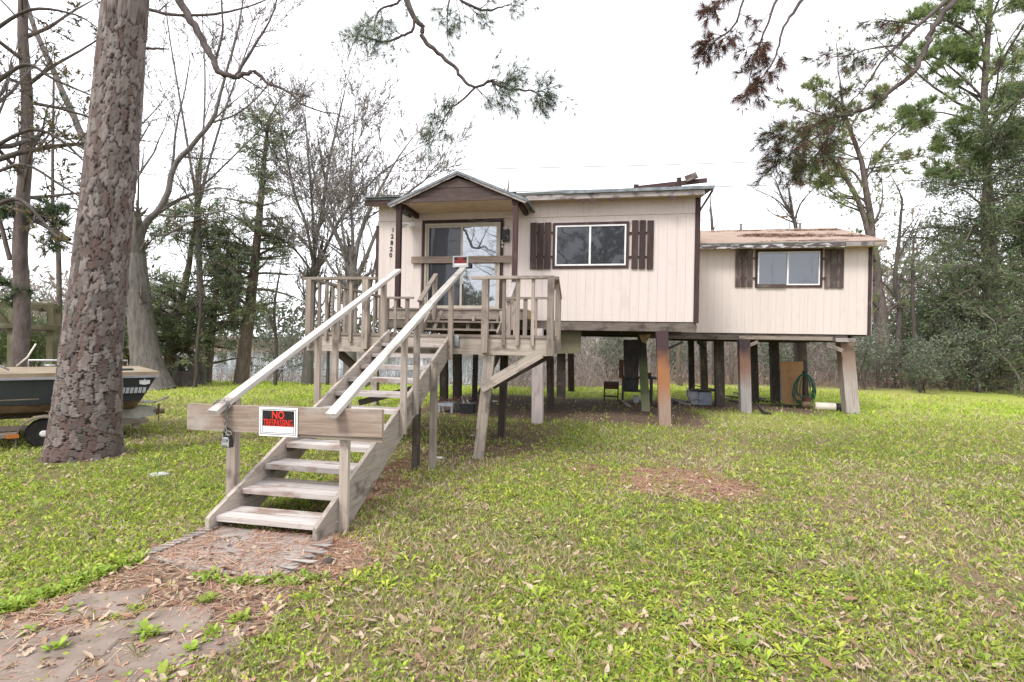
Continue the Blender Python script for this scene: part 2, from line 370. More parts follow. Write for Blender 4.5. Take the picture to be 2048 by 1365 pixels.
for m_, c_ in ((mn, litter), (mu, soil), (mp, np.array((.27, .205, .165)))):
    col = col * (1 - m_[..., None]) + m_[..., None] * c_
ny, nx = X.shape; idx = np.arange(nx * ny).reshape(ny, nx)
m, t, bs, N, L = nodes('ground_mat')
at = N('VertexColor'); at.layer_name = 'Col'; tc = N('TexCoord')
nA = noise(N, L, tc.outputs['Object'], 26, 6, .75); nB = noise(N, L, tc.outputs['Object'], 5, 4)
c = mixc(N, L, ramp(N, L, nA, .35, .65), mixc(N, L, 1.0, at.outputs[0], (.55, .52, .5), 'MULTIPLY'), mixc(N, L, 1.0, at.outputs[0], (1.3, 1.25, 1.2), 'MULTIPLY'))
L(c, bs.inputs['Base Color']); bs.inputs['Roughness'].default_value = 1; bs.inputs['Specular IOR Level'].default_value = .1
bump(N, L, bs, nA, .6, .03)
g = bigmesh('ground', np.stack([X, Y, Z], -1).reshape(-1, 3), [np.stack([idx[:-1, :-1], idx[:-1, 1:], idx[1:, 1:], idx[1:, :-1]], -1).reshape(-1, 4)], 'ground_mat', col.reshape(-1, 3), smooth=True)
tag(g, 'lawn of weeds, straw and bare soil around the stilt house', kind='structure')
m, t, bs, N, L = nodes('lake_mat'); bs.inputs['Base Color'].default_value = (.16, .18, .18, 1); bs.inputs['Roughness'].default_value = .08
tc = N('TexCoord'); mp_ = N('Mapping'); mp_.inputs['Scale'].default_value = (.6, 1.6, 1); L(tc.outputs['Object'], mp_.inputs[0]); bump(N, L, bs, noise(N, L, mp_.outputs[0], 1.2, 2), .12, .06)
lk = mobj('lake', [(-250, 22, -1.32), (14, 22, -1.32), (14, 200, -1.32), (-250, 200, -1.32)], [(0, 1, 2, 3)], 'lake_mat'); tag(lk, 'pale grey lake behind the trees', kind='structure')

# stepping-stone path at the foot of the stairs
_px, _py = [p[0] for p in PATH], [p[1] for p in PATH]; gx_, gy_ = np.meshgrid(np.arange(min(_px), max(_px), .06), np.arange(min(_py), max(_py), .06)); _pi = np.arange(gx_.size).reshape(gx_.shape); _in = m_path(gx_[:-1, :-1] + .03, gy_[:-1, :-1] + .03)
_q = np.stack([_pi[:-1, :-1], _pi[:-1, 1:], _pi[1:, 1:], _pi[1:, :-1]], -1)[_in]; _u = np.unique(_q); _mp = np.zeros(gx_.size, int); _mp[_u] = np.arange(len(_u)); _n = (.75 + .5 * pnoise(gx_, gy_, 6, 17)).ravel()[_u]
pth = bigmesh('path', np.stack([gx_, gy_, gz(gx_, gy_) + .004], -1).reshape(-1, 3)[_u], [_mp[_q]], 'ground_mat', np.array((.215, .16, .125))[None] * _n[:, None], smooth=True); tag(pth, 'sunken paver path littered with leaves before the stairs', kind='structure')
for px, py, wx, wy, an in ((205, 1215, .44, .34, .5), (150, 1285, .46, .36, .45), (60, 1345, .42, .36, .5), (255, 1315, .40, .34, .48), (345, 1245, .42, .30, .52), (410, 1285, .40, .30, .5), (-40, 1290, .4, .36, .5), (290, 1345, .42, .3, .5), (170, 1375, .4, .36, .5)):
    q = G(px, py); bm = bmesh.new(); bmesh.ops.create_cube(bm, size=1)
    for v in bm.verts: v.co = Vector((v.co.x * wx * rng.uniform(.92, 1.05), v.co.y * wy * rng.uniform(.92, 1.05), v.co.z * .05))
    bmesh.ops.bevel(bm, geom=list(bm.edges), offset=.008, segments=1, affect='EDGES')
    bobj('paver', bm, 'paver', pth, Matrix.Translation((q.x, q.y, q.z - .004)) @ Matrix.Rotation(an + rng.uniform(-.05, .05), 4, 'Z') @ Matrix.Rotation(rng.uniform(-.02, .02), 4, 'X'))

# ================================================================== the house
BF, BA = 12.49, 15.9
AL, AR, ZB, ZSEAM, ZT = -5.92, 1.80, 2.165, 4.61, 5.0
house = thing('stilt_house', 'beige board-sided house raised on leaning wooden stilts', 'house', (-2, 15, -.2))
def siding(part, a0, a1, z0, z1, b, hole=(), off=0.0, step=.203, t=.016):
    """vertical siding boards with open grooves, cut round the openings (a0,a1,z0,z1)"""
    x = a0 - off
    while x < a1 - .02:
        l, r = max(x, a0) + .0013, min(x + step, a1) - .0013
        if r - l > .02:
            cuts = [(z0, z1)]
            for h in hole:
                if r > h[0] + .01 and l < h[1] - .01:
                    nc = []
                    for q in cuts:
                        if h[2] > q[0]: nc.append((q[0], min(q[1], h[2])))
                        if h[3] < q[1]: nc.append((max(q[0], h[3]), q[1]))
                    cuts = [q for q in nc if q[1] - q[0] > .02]
            for q in cuts: bx('siding_board', (l, r), (b - t + rng.uniform(-.0015, .0015), b), q, 'siding', part, 'z', .002)
        x += step
pw = lambda px, py, b=BF: B(px, py, b)
wl, wr, wt, wb = pw(1111, 490).x, pw(1252, 490).x, pw(1180, 450).z, pw(1180, 533).z
dl, dr, dt, db_ = pw(850, 540).x, pw(1000, 540).x, pw(925, 447).z, 2.40
fw = bx('front_wall', (AL, AR), (BF, BF + .09), (ZB, ZT), 'siding', house, 'z', 0)
tag(fw, 'beige grooved plywood front wall')
holes = ((wl - .02, wr + .02, wb - .02, wt + .02), (dl - .06, dr + .06, ZB, dt + .05))
siding(fw, AL, AR, ZB, ZSEAM - .006, BF, holes, .06)
siding(fw, AL, AR, ZSEAM + .006, ZT, BF - .004, (), .14)
for nm, a_, s_ in (('side_wall', AL, -1), ('side_wall', AR, 1)):
    sw = bx(nm, (min(a_ - s_ * .09, a_ - s_ * .01), max(a_ - s_ * .09, a_ - s_ * .01)), (BF + .1, 19.2), (ZB, ZT), 'siding', house, 'z', 0)
    y0 = BF + .1
    while y0 < 19.2: bx('siding_board', (min(a_ - s_ * .008, a_ + s_ * .01), max(a_ - s_ * .008, a_ + s_ * .01)), (y0 + .004, min(y0 + .4, 19.2) - .004), (ZB, ZT), 'siding', sw, 'z', 0); y0 += .4
bx('back_wall', (AL, AR), (19.2, 19.28), (ZB, ZT), 'siding', house, 'z', 0)
bx('floor', (AL + .05, AR - .05), (BF + .1, 19.18), (ZB - .03, ZB + .03), 'dark_wood', house, 'a', 0)
bx('corner_trim', (AR - .085, AR + .012), (BF - .035, BF - .017), (ZB - .02, ZT - .04), 'brown_wood', house, 'z')
bx('corner_trim', (AR + .012, AR + .03), (BF - .03, BF + .1), (ZB - .02, ZT - .04), 'brown_wood', house, 'z')
bx('corner_trim', (AL - .05, AL + .02), (BF - .035, BF - .017), (ZB - .02, ZSEAM - .1), 'brown_wood', house, 'z')
# main roof
rl, rr = pw(724, 412, 12.1).x, pw(1428, 388, 12.1).x
def roof_slab(name, b0, z0, b1, z1, a0, a1, t, mat, par):
    return prism(name, [V3(a0, b0, z0), V3(a1, b0, z0), V3(a1, b1, z1), V3(a0, b1, z1)], (0, 0, -t), mat, par)
rf = roof_slab('roof', 12.1, 5.105, 15.8, 5.70, rl, rr, .05, 'shingle_green', house); tag(rf, 'low worn green shingle roof of the front block')
roof_slab('roof_slope', 15.803, 5.70, 19.6, 5.09, rl, rr, .05, 'shingle_green', rf)
for i in range(26):     # ragged shingle tabs along the eave
    a0 = rl + .1 + i * .145
    if a0 < pw(1130, 395, 12.1).x: bx('shingle', (a0, a0 + .14), (12.07 - rng.uniform(0, .025), 12.4), (5.108 + .001 * (i % 2), 5.122 + rng.uniform(0, .01)), 'shingle_green', rf, 'a', .002)
p0, p1 = pw(1056, 402, 12.13), pw(1401, 391.5, 12.13)
bx('fascia', (pw(1052, 402, 12.13).x, AR + .06), (12.12, 12.145), (4.93, 5.05), 'fascia_wood', rf, 'a')
bx('fascia', (rl + .06, pw(782, 410, 12.13).x + .4), (12.12, 12.145), (4.93, 5.05), 'brown_wood', rf, 'a')
bx('drip_edge', (pw(1125, 395, 12.1).x, rr + .01), (12.075, 12.1), (5.045, 5.115), 'metal_edge', rf, 'a', .002)
bx('soffit', (rl + .1, AR + .05), (12.146, BF - .03), (4.985, 4.998), 'soffit', rf, 'a', 0)
bx('barge_board', (rr - .03, rr - .005), (12.11, 15.8), (5.0, 5.06), 'fascia_wood', rf, 'b')
for px, py in ((1165, 402), (1185, 401), (1225, 399.5), (1345, 394)):   # torn splinters hanging from the rotten fascia
    p = pw(px, py, 12.11); prism('splinter', [p + V3(-.12, 0, .02), p + V3(.1, 0, .025), p + V3(.02, 0, -.04 - rng.uniform(0, .03))], (0, .01, 0), 'brown_wood', rf)
# porch gable
bp = 11.42
ap, gl_, gr_ = B(916, 343, bp), B(778, 406, bp), B(1056, 402, bp); zg = (gl_.z + gr_.z) / 2 - .0; slope_t = .05
for s_, e_ in ((-1, gl_), (1, gr_)):
    q0, q1 = V3(ap.x, bp - .06, ap.z), V3(e_.x + s_ * .0, bp - .06, zg)
    o = prism('porch_roof', [q0, q1, q1 + V3(0, 2.4, 0), q0 + V3(0, 2.4, 0)], (0, 0, -.035), 'shingle_green', house)
    dn = V3(0, 0, -.045)
    prism('drip_edge', [q0 + V3(0, -.012, -.004), q1 + V3(0, -.012, -.004), q1 + V3(0, -.012, -.06), q0 + V3(0, -.012, -.06)], (0, .011, 0), 'metal_edge', o)
    prism('rake_board', [q0 + V3(0, .002, -.062), q1 + V3(0, .002, -.062), q1 + V3(-s_ * .07, .002, -.09), q0 + V3(0, .002, -.10)], (0, .03, 0), 'fascia_wood', o)
zs = B(925, 426, BF).z; zbot = zs + .03
gw = (gr_.x - gl_.x) / 2 - .16; hgt = ap.z - .14 - zbot; ca = (gl_.x + gr_.x) / 2
def gtri(z): return max(0, gw * (1 - (z - zbot) / hgt))
gb = bx('porch_gable', (ca - gw, ca + gw), (bp + .03, bp + .06), (zbot, zbot + .05), 'gable_wood', house, 'a')
lv = [zbot + .05, zbot + .05 + (hgt - .05) * .5, zbot + hgt]
zz0, zz1 = lv[0], lv[1]; xs_ = ca - gw * .66
for nm, z0, z1, c0, c1 in (('gable_board', zz0, zz1 - .006, xs_ + .006, 9), ('gable_board', zz0, zz1 - .006, -9, xs_ - .006), ('gable_board', zz1 + .006, lv[2], -9, 9)):
    w0, w1_ = gtri(z0), gtri(z1); pts = [V3(max(ca - w0, c0), bp + .02, z0), V3(min(ca + w0, c1), bp + .02, z0)]
    if c1 < 9: zc = zbot + hgt * (1 - (ca - c1) / gw); pts = [V3(ca - w0, bp + .02, z0), V3(c1, bp + .02, z0), V3(c1, bp + .02, min(zc, z1))]
    elif c0 > -9: zc = zbot + hgt * (1 - (ca - c0) / gw); pts = [V3(c0, bp + .02, z0), V3(ca + w0, bp + .02, z0), V3(ca + w1_, bp + .02, z1), V3(ca - w1_, bp + .02, z1), V3(c0, bp + .02, min(zc, z1))]
    else: pts = [V3(ca - w0, bp + .02, z0), V3(ca + w0, bp + .02, z0), V3(ca, bp + .02, z1)]
    prism(nm, pts, (0, .02, 0), 'gable_wood', gb)
bx('beam_face', (gl_.x + .05, gr_.x - .05), (bp - .015, bp + .015), (zs - .005, zs + .075), 'gable_wood', gb, 'a')
sf = bx('porch_soffit', (gl_.x + .06, ca + .25), (bp + .02, BF - .03), (zs, zs + .015), 'soffit', house, 'a', .002)
bx('soffit_panel', (ca + .256, gr_.x - .06), (bp + .02, BF - .03), (zs, zs + .015), 'soffit', sf, 'a', .002)
for px in (797, 1030):
    q = B(px, 500, bp + .08); po = bx('porch_post', (q.x - .055, q.x + .055), (bp + .03, bp + .14), (2.37, zs), 'brown_wood', house, 'z', .006)
    for zz, ww in ((zs - .03, .085), (zs - .075, .075), (zs - .115, .066)): bx('cap_moulding', (q.x - ww, q.x + ww), (bp + .085 - ww, bp + .085 + ww), (zz, zz + .028), 'brown_wood', po, 'a')
    bx('post_foot', (q.x - .085, q.x + .085), (bp, bp + .17), (2.372, 2.402), 'brown_wood', po, 'a')
    bx('bracket', (q.x + .03, q.x + .12), (bp + .15, BF - .03), (zs - .12, zs - .002), 'brown_wood', po, 'b')
# porch floor and the steps down to the deck
bx('porch_rim', (B(777, 630, bp).x, B(1045, 630, bp).x), (bp, bp + .04), (2.13, 2.335), 'grey_wood', house, 'a')
for i in range(7): bx('porch_plank', (B(775, 620, bp).x, B(1047, 620, bp).x), (bp - .03 + i * .153, bp + .117 + i * .153), (2.336, 2.37), 'grey_wood', house, 'a')
bx('broken_sill', (B(1042, 630, 11.7).x, B(1058, 630, 11.7).x), (11.5, 12.3), (2.16, 2.36), 'insulation', house, 'b', .01)
sa0, sa1 = B(846, 655, 11).x, B(1003, 655, 11).x
stp = thing('porch_steps', 'two open plank steps leading from the grey deck up to the sliding door', 'steps', ((sa0 + sa1) / 2, 11, 1.72))
bx('tread', (sa0, sa1), (11.1, 11.36), (2.04, 2.08), 'grey_wood', stp, 'a'); bx('tread', (sa0 - .03, sa1 + .02), (10.8, 11.07), (1.86, 1.90), 'grey_wood', stp, 'a')
for a_ in (sa0 + .02, sa1 - .02):
    board('stringer', V3(a_, 10.7, 1.76), V3(a_, 11.4, 2.22), .16, .04, 'grey_wood', stp, (1, 0, 0))
for a_ in (sa0 + .4, sa0 + .95, sa0 + 1.5): bx('riser_block', (a_ - .03, a_ + .03), (11.2, 11.3), (1.9, 2.04), 'grey_wood', stp, 'z'); bx('riser_block', (a_ + .05, a_ + .11), (11.37, 11.41), (2.08, 2.2), 'grey_wood', stp, 'z')
for px0, py0, px1, py1, sgn in ((839, 603, 872, 549, 1), (1016, 601, 1029, 566, -1)):
    q0, q1 = B(px0, py0, 10.65), B(px1, py1, 11.45); board('handrail', q0, q1, .10, .045, 'grey_wood' if sgn > 0 else 'pale_wood', stp, (0, -.5, 1))
    for f in (.12, .93): q = q0.lerp(q1, f); bx('rail_post', (q.x - .045, q.x + .045), (q.y - .03, q.y + .06), (1.72 if f < .5 else 1.9, q.z - .02), 'grey_wood', stp, 'z')
    board('brace', V3(q0.x + .14 * sgn, 11.0, 1.72), V3(q0.x + .28 * sgn, 11.3, 2.3), .07, .04, 'grey_wood', stp, (0, -1, 0))

# sliding door
dz1 = dt; dr_ = bx('sliding_door', (dl + .01, dr - .01), (BF + .0, BF + .03), (db_, dz1), 'cream_frame', house, 'z', 0); tag(dr_, 'two-leaf cream sliding glass door with brown casing')
fwid = .045
for nm, a, z in (('frame', (dl, dl + fwid), (db_, dz1)), ('frame', (dr - fwid, dr), (db_, dz1)), ('frame', (dl + fwid, dr - fwid), (dz1 - .05, dz1)), ('frame', (dl + fwid, dr - fwid), (db_, db_ + .05))): bx(nm, a, (BF - .045, BF - .002), z, 'cream_frame', dr_, 'z')
mid = pw(925, 540).x
for (x0, x1, bb, gm) in ((dl + fwid, mid + .01, BF - .012, 'door_glass'), (mid - .05, dr - fwid, BF - .034, 'door_glass_bright')):
    s = .05
    for a, z in (((x0, x0 + s), (db_ + .05, dz1 - .05)), ((x1 - s, x1), (db_ + .05, dz1 - .05)), ((x0 + s, x1 - s), (dz1 - .1, dz1 - .05)), ((x0 + s, x1 - s), (db_ + .05, db_ + .11))): bx('stile', a, (bb, bb + .02), z, 'cream_frame', dr_, 'z')
    bx('pane', (x0 + s, x1 - s), (bb + .008, bb + .013), (db_ + .11, dz1 - .1), gm, dr_, 'z', 0)
bx('door_handle', (dr - .12, dr - .095), (BF - .06, BF - .036), (3.3, 3.52), 'cream_frame', dr_, 'z')
bx('threshold', (dl - .05, dr + .05), (BF - .12, BF - .002), (db_ - .028, db_), 'cream_frame', dr_, 'a')
for a, z in (((dl - .075, dl - .003), (db_ - .01, dz1 + .085)), ((dr + .003, dr + .075), (db_ - .01, dz1 + .085)), ((dl - .003, dr + .003), (dz1 + .003, dz1 + .085))): bx('casing', a, (BF - .035, BF - .014), z, 'brown_wood', dr_, 'z' if a[1] - a[0] < .2 else 'a')
q0, q1 = B(823, 521, BF - .08), B(1023, 518.5, BF - .08)
bb = board('barricade_board', q0, q1, .165, .045, 'barrier_wood', house, (0, -1, 0), rough=.004); tag(bb, 'weathered plank nailed across the sliding door')

def window(name, label, b, X, gm, shm, lab):
    """X: pixel measures of frame, mullion, casing, shutters"""
    l, r, tz, bz = B(X['f'][0], X['cy'], b).x, B(X['f'][2], X['cy'], b).x, B(X['m'], X['f'][1], b).z, B(X['m'], X['f'][3], b).z; mm = B(X['m'], X['cy'], b).x
    wn = bx(name, (l, r), (b - .005, b + .03), (bz, tz), 'tar', house, 'a', 0); tag(wn, label)
    f = .035
    for a, z in (((l, l + f), (bz, tz)), ((r - f, r), (bz, tz)), ((l + f, r - f), (tz - f, tz)), ((l + f, r - f), (bz, bz + f)), ((mm - .022, mm + .022), (bz + f, tz - f))): bx('frame', a, (b - .04, b - .006), z, 'white_frame', wn, 'z', .003)
    bx('pane', (l + f, mm - .022), (b - .014, b - .009), (bz + f, tz - f), gm, wn, 'z', 0); bx('pane', (mm + .022, r - f), (b - .024, b - .019), (bz + f, tz - f), gm, wn, 'z', 0)
    c = .065
    for a, z in (((l - c, l - .003), (bz - c, tz + c)), ((r + .003, r + c), (bz - c, tz + c)), ((l - .003, r + .003), (tz + .003, tz + c)), ((l - .003, r + .003), (bz - c, bz - .003))): bx('casing', a, (b - .042, b - .017), z, 'brown_wood', wn, 'z' if a[1] - a[0] < .2 else 'a')
    if X.get('sill'): s = X['sill']; bx('sill_board', (B(s[0], 500, b).x, B(s[2], 500, b).x), (b - .075, b - .044), (B(s[0], s[3], b).z, B(s[0], s[1], b).z), 'old_shutter_wood', wn, 'a')
    for slats, y0, y1, bys, (bx0, bx1), lb in X['sh']:
        s0 = B(slats[0][0], y0, b); zt, zb = B(slats[1][0], y0, b).z, B(slats[1][0], y1, b).z
        ba = [B(q, 500, b).x for q in (bx0, bx1)]
        sh = bx('shutter', (ba[0], ba[1]), (b - .034, b - .017), (B(bx0, bys[0], b).z - .025, B(bx0, bys[0], b).z + .025), shm, house, 'a', .002); tag(sh, lb)
        bx('batten', (ba[0], ba[1]), (b - .034, b - .017), (B(bx0, bys[1], b).z - .025, B(bx0, bys[1], b).z + .025), shm, sh, 'a', .002)
        for x0, x1 in slats:
            dz = rng.uniform(-.012, .012); bx('slat', (B(x0, 500, b).x, B(x1, 500, b).x), (b - .055, b - .035), (zb + dz, zt + dz), shm, sh, 'z', .004)
window('window', 'aluminium sliding window with brown casing beside the porch', BF, dict(f=(1111, 451, 1252, 532), m=1180, cy=490, sh=(
    (((1061, 1073), (1074.5, 1087.5), (1089, 1102)), 446.5, 539, (467, 515), (1062, 1108), 'dark brown three-slat shutter beside the porch'),
    (((1263, 1275.5), (1278, 1290.5), (1293.5, 1306.5)), 442, 538.5, (467, 515), (1258, 1306), 'dark brown three-slat shutter towards the front block corner'))), 'window_glass', 'shutter_wood', '')
window('window', 'aluminium sliding window of the rear wing with a loose sill board', BA, dict(f=(1515, 504, 1639, 571), m=1575, cy=540, sill=(1514, 569, 1572, 576), sh=(
    (((1471, 1481), (1482.5, 1493), (1494.5, 1505.5)), 499, 575.5, (518, 557), (1472, 1512), 'three-slat shutter on the side of the front block'),
    (((1649, 1660), (1661, 1673), (1674, 1687)), 498.5, 576.5, (518, 557), (1642, 1686), 'faded three-slat shutter near the far corner'))), 'annex_glass', 'old_shutter_wood', '')
# rear wing
pa = lambda px, py: B(px, py, BA)
zab, zat = (pa(1420, 665).z + pa(1735, 671).z) / 2, (pa(1420, 490).z + pa(1735, 487).z) / 2 + .05; a1 = pa(1741, 580).x
aw = bx('wing_wall', (AR + .04, a1), (BA, BA + .09), (zab, zat), 'siding', house, 'z', 0); tag(aw, 'beige grooved front wall of the rear wing')
siding(aw, AR + .04, a1, zab, zat, BA, ((pa(1513, 540).x, pa(1641, 540).x, pa(1575, 573).z, pa(1575, 502).z),), .1)
bx('wing_side_wall', (a1 - .09, a1), (BA + .1, 20.6), (zab, zat), 'siding', house, 'z', 0); bx('wing_back_wall', (AR + .04, a1), (20.61, 20.7), (zab, zat), 'siding', house, 'z', 0)
bx('wing_floor', (AR + .05, a1 - .05), (BA + .1, 20.6), (zab - .03, zab + .03), 'dark_wood', house, 'a', 0)
bx('corner_trim', (a1 - .07, a1 + .01), (BA - .04, BA - .017), (zab - .02, zat - .02), 'brown_wood', house, 'z')
bx('corner_trim', (a1 + .01, a1 + .035), (BA - .04, BA + .1), (zab - .02, zat - .02), 'fascia_wood', house, 'z')
be = BA - .42; er = B(1775, 480, be); zea = (B(1410, 489, be).z + B(1770, 480, be).z) / 2; rz = B(1632, 447, 19.0)
ar = prism('wing_roof', [V3(AR + .04, be, zea), V3(er.x, be, zea), V3(er.x, 18.9, zea + 1.08), V3(AR + .04, 18.9, zea + 1.08)], (0, 0, -.04), 'shingle_tan', house); tag(ar, 'faded tan shingle roof of the rear wing strewn with pine straw')
prism('roof_slope', [V3(AR + .04, 18.904, zea + 1.08), V3(er.x, 18.904, zea + 1.08), V3(er.x, 21.4, zea + .28), V3(AR + .04, 21.4, zea + .28)], (0, 0, -.04), 'shingle_tan', ar)
sl_ = 1.08 / (18.9 - be); nr = 18
for i in range(nr):
    b0 = be + (18.9 - be) * i / nr - .015; b1 = b0 + (18.9 - be) / nr; z0 = zea + (b0 - be) * sl_
    prism('shingle_course', [V3(AR + .05, b0, z0 + .012), V3(er.x + .01, b0, z0 + .012), V3(er.x + .01, b1, z0 + .012 + (b1 - b0) * sl_ - .006), V3(AR + .05, b1, z0 + .006 + (b1 - b0) * sl_)], (0, 0, -.008), 'shingle_tan', ar)
bx('drip_edge', (AR + .045, B(1690, 485, be).x), (be - .012, be - .002), (zea - .03, zea + .008), 'metal_edge', ar, 'a', .001)
fsx = B(1692, 485, be).x
bx('fascia', (AR + .045, fsx), (be + .0, be + .025), (zea - .15, zea - .035), 'peeling_fascia', ar, 'a'); bx('fascia', (fsx + .003, er.x - .3), (be - .012, be + .022), (zea - .13, zea - .012), 'fascia_wood', ar, 'a'); bx('fascia', (er.x - .297, er.x - .01), (be + .0, be + .025), (zea - .15, zea - .035), 'grey_wood', ar, 'a')
bx('soffit', (AR + .05, er.x - .03), (be + .026, BA - .02), (zea - .1, zea - .085), 'soffit', ar, 'a', 0)
for px, py in ((1482, 449), (1600, 446)): q = B(px, py, 18.7); lathe('vent_pipe', [(0, .045), (.22, .045), (.23, .06), (.27, .06)], V3(q.x, 18.7, zea + .98), (0, 0, 1), 'galv', ar, 10)
q = B(1568, 436, 18.8); tube('dish_mast', [V3(q.x + .18, 18.8, zea + 1.0), V3(q.x + .18, 18.8, q.z - .05), V3(q.x + .05, 18.75, q.z)], .018, 'galv', ar, 6)
lathe('dish', [(0, .02), (.02, .13), (.05, .22), (.06, .225), (.03, .13), (.012, .02)], q, (-.1, -.25, 1), 'hull_cream', ar, 20)
NC = NR.uniform(0, 1, (9000, 2)); na = AR + .1 + NC[:, 0] * (er.x - AR - .2); nb = be + .05 + NC[:, 1] * 3.2
hm = (pnoise(na * .6, nb * 2.2, 1.9, 21) > .66); na, nb = na[hm], nb[hm]; nzz = zea + (nb - be) * sl_ + .022
def straws(name, P0, ln, wd, cols, parent, mat='dead_needle_mat', flat=.12):
    n = len(P0); an = NR.uniform(0, 6.283, n); d = np.stack([np.cos(an), np.sin(an), NR.uniform(-flat, flat, n)], 1) * ln[:, None] / 2; s = np.stack([-np.sin(an), np.cos(an), np.zeros(n)], 1) * wd[:, None] / 2
    V = np.stack([P0 - d - s, P0 + d - s * .4, P0 + d + s * .4, P0 - d + s], 1).reshape(-1, 3); f = np.arange(n * 4).reshape(-1, 4)
    return bigmesh(name, V, [f], mat, np.repeat(cols, 4, 0), parent)
def shade(base, n, v=.3, hue=.08): return np.clip(np.asarray(base) * (1 + NR.uniform(-v, v, (n, 1))) * (1 + NR.uniform(-hue, hue, (n, 3))), 0, 1)
o = straws('pine_straw', np.stack([na, nb, nzz], 1), NR.uniform(.1, .22, len(na)), np.full(len(na), .012), shade((.22, .10, .06), len(na)), ar); o['kind'] = 'stuff'
# timbers below the house
bx('front_beam', (AL + .05, AR - .02), (BF + .0, BF + .1), (1.945, ZB - .012), 'beam_wood', house, 'a', .006)
prism('beam_end', [V3(AR - .018, BF, ZB - .012), V3(AR - .018, BF, 1.945), V3(AR + .0, BF, 2.05)], (0, .1, 0), 'beam_wood', house)
for b in (14.5, 16.5, 18.6): bx('cross_beam', (AL + .1, AR - .1), (b - .07, b + .07), (1.9, ZB - .04), 'dark_wood', house, 'a', .006)
for i in range(12): a = AL + .3 + i * .64; bx('joist', (a - .02, a + .02), (BF + .12, 19.1), (1.975 if i % 3 else 1.93, ZB - .035), 'dark_wood', house, 'b', 0)
zw = zab
bx('wing_beam', (AR - .9, B(1695, 680, BA + .05).x), (BA + .02, BA + .1), (zw - .19, zw - .012), 'beam_wood', house, 'a', .006)
bx('wing_ledger', (B(1478, 675, BA - .03).x, B(1665, 682, BA - .03).x), (BA - .03, BA + .015), (zw - .17, zw - .075), 'grey_wood', house, 'a'); bx('wing_ledger', (B(1672, 680, BA - .08).x, B(1711, 683, BA - .08).x), (BA - .08, BA - .03), (zw - .2, zw - .1), 'fascia_wood', house, 'a')
board('knee_brace', B(1655, 690, BA - .05), B(1685, 702, BA - .05), .1, .045, 'grey_wood', house); board('knee_brace', B(1494, 693, BA - .05), B(1516, 684, BA - .05), .09, .045, 'grey_wood', house)
for b in (17.8, 20.2): bx('wing_cross_beam', (AR, a1 - .1), (b - .06, b + .06), (zw - .2, zw - .035), 'dark_wood', house, 'a', .006)
for i in range(8): a = AR + .2 + i * .62; bx('wing_joist', (a - .02, a + .02), (BA + .12, 20.5), (zw - .17, zw - .034), 'dark_wood', house, 'b', 0)
def stilt(px, py, px1, wpx, mat, ztop, lab=None, dw=1.0, db=0.0):
    g0 = G(px, py); k = (g0 - EP).dot(FWD) / F_PX; w_ = wpx * k; t1 = V3(0, 0, 0)
    q = B(px1, 690, g0.y + db); t1 = V3(q.x, g0.y + db, ztop); o = board('stilt', g0 - V3(0, 0, .12), t1, w_, w_ * dw, mat, house, (0, -1, 0), .008, .004)
    if lab: tag(o, lab)
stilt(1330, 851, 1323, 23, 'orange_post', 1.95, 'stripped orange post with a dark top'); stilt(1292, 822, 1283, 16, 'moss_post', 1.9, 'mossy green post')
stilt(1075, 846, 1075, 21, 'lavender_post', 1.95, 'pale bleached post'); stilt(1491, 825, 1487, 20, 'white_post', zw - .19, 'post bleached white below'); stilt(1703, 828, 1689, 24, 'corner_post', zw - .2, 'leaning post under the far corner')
for px, py, p1, w_, b_ in ((1102, 818, 1099, 13, 0), (1440, 814, 1437, 17, 0), (1384, 796, 1381, 11, 0), (1409, 788, 1405, 13, 0), (1511, 806, 1506, 12, 0), (1551, 805, 1547, 15, 0), (1606, 800, 1599, 18, 0), (915, 797, 914, 15, 0), (949, 801, 952, 9, 0), (979, 792, 980, 9, 0), (888, 806, 888, 14, 0), (1143, 783, 1141, 12, 0)):
    stilt(px, py, p1, w_, 'dark_wood', 1.9 if px < 1350 else zw - .05)
board('brace', B(958, 790, 13.2), B(1000, 705, 13.2), .12, .05, 'dark_wood', house); board('brace', B(1336, 698, 16), B(1366, 684, 16), .07, .04, 'dark_wood', house); board('brace', B(1395, 683, 17), B(1412, 700, 17), .1, .04, 'dark_wood', house)
q = B(1138, 690, 12.9); pl = prism('underfloor_panel', [B(1115, 662, 12.75), B(1163, 662, 12.75), B(1160, 707, 12.75), B(1110, 708, 12.75)], (0, .02, 0), 'olive_panel', house); tag(pl, 'olive board hanging below the floor')
prism('torn_insulation', [B(1278, 670, 13.2), B(1302, 668, 13.2), B(1297, 680, 13.2), B(1291, 687, 13.2), B(1284, 684, 13.2)], (0, .12, 0), 'insulation', house, .01)
prism('skirt_board', [B(1114, 708, 13.1), B(1131, 706, 13.1), B(1131, 798, 13.1), B(1113, 800, 13.1)], (0, .05, 0), 'dark_wood', house)
prism('duct_chase', [B(1247, 680, 14.2), B(1279, 680, 14.2), B(1277, 757, 14.2), B(1249, 757, 14.2)], (0, .4, 0), 'tar', house, .01)
bx('meter_box', (B(1238, 740, 14.3).x, B(1247, 740, 14.3).x), (14.25, 14.4), (B(1240, 756, 14.3).z, B(1240, 720, 14.3).z), 'rust', house, 'z')
tube('cable', [B(1244, 735, 14.1), B(1248, 757, 14.05), B(1259, 765, 14.0), B(1270, 752, 14.1), B(1277, 720, 14.15)], .008, 'black_plastic', house, 5)
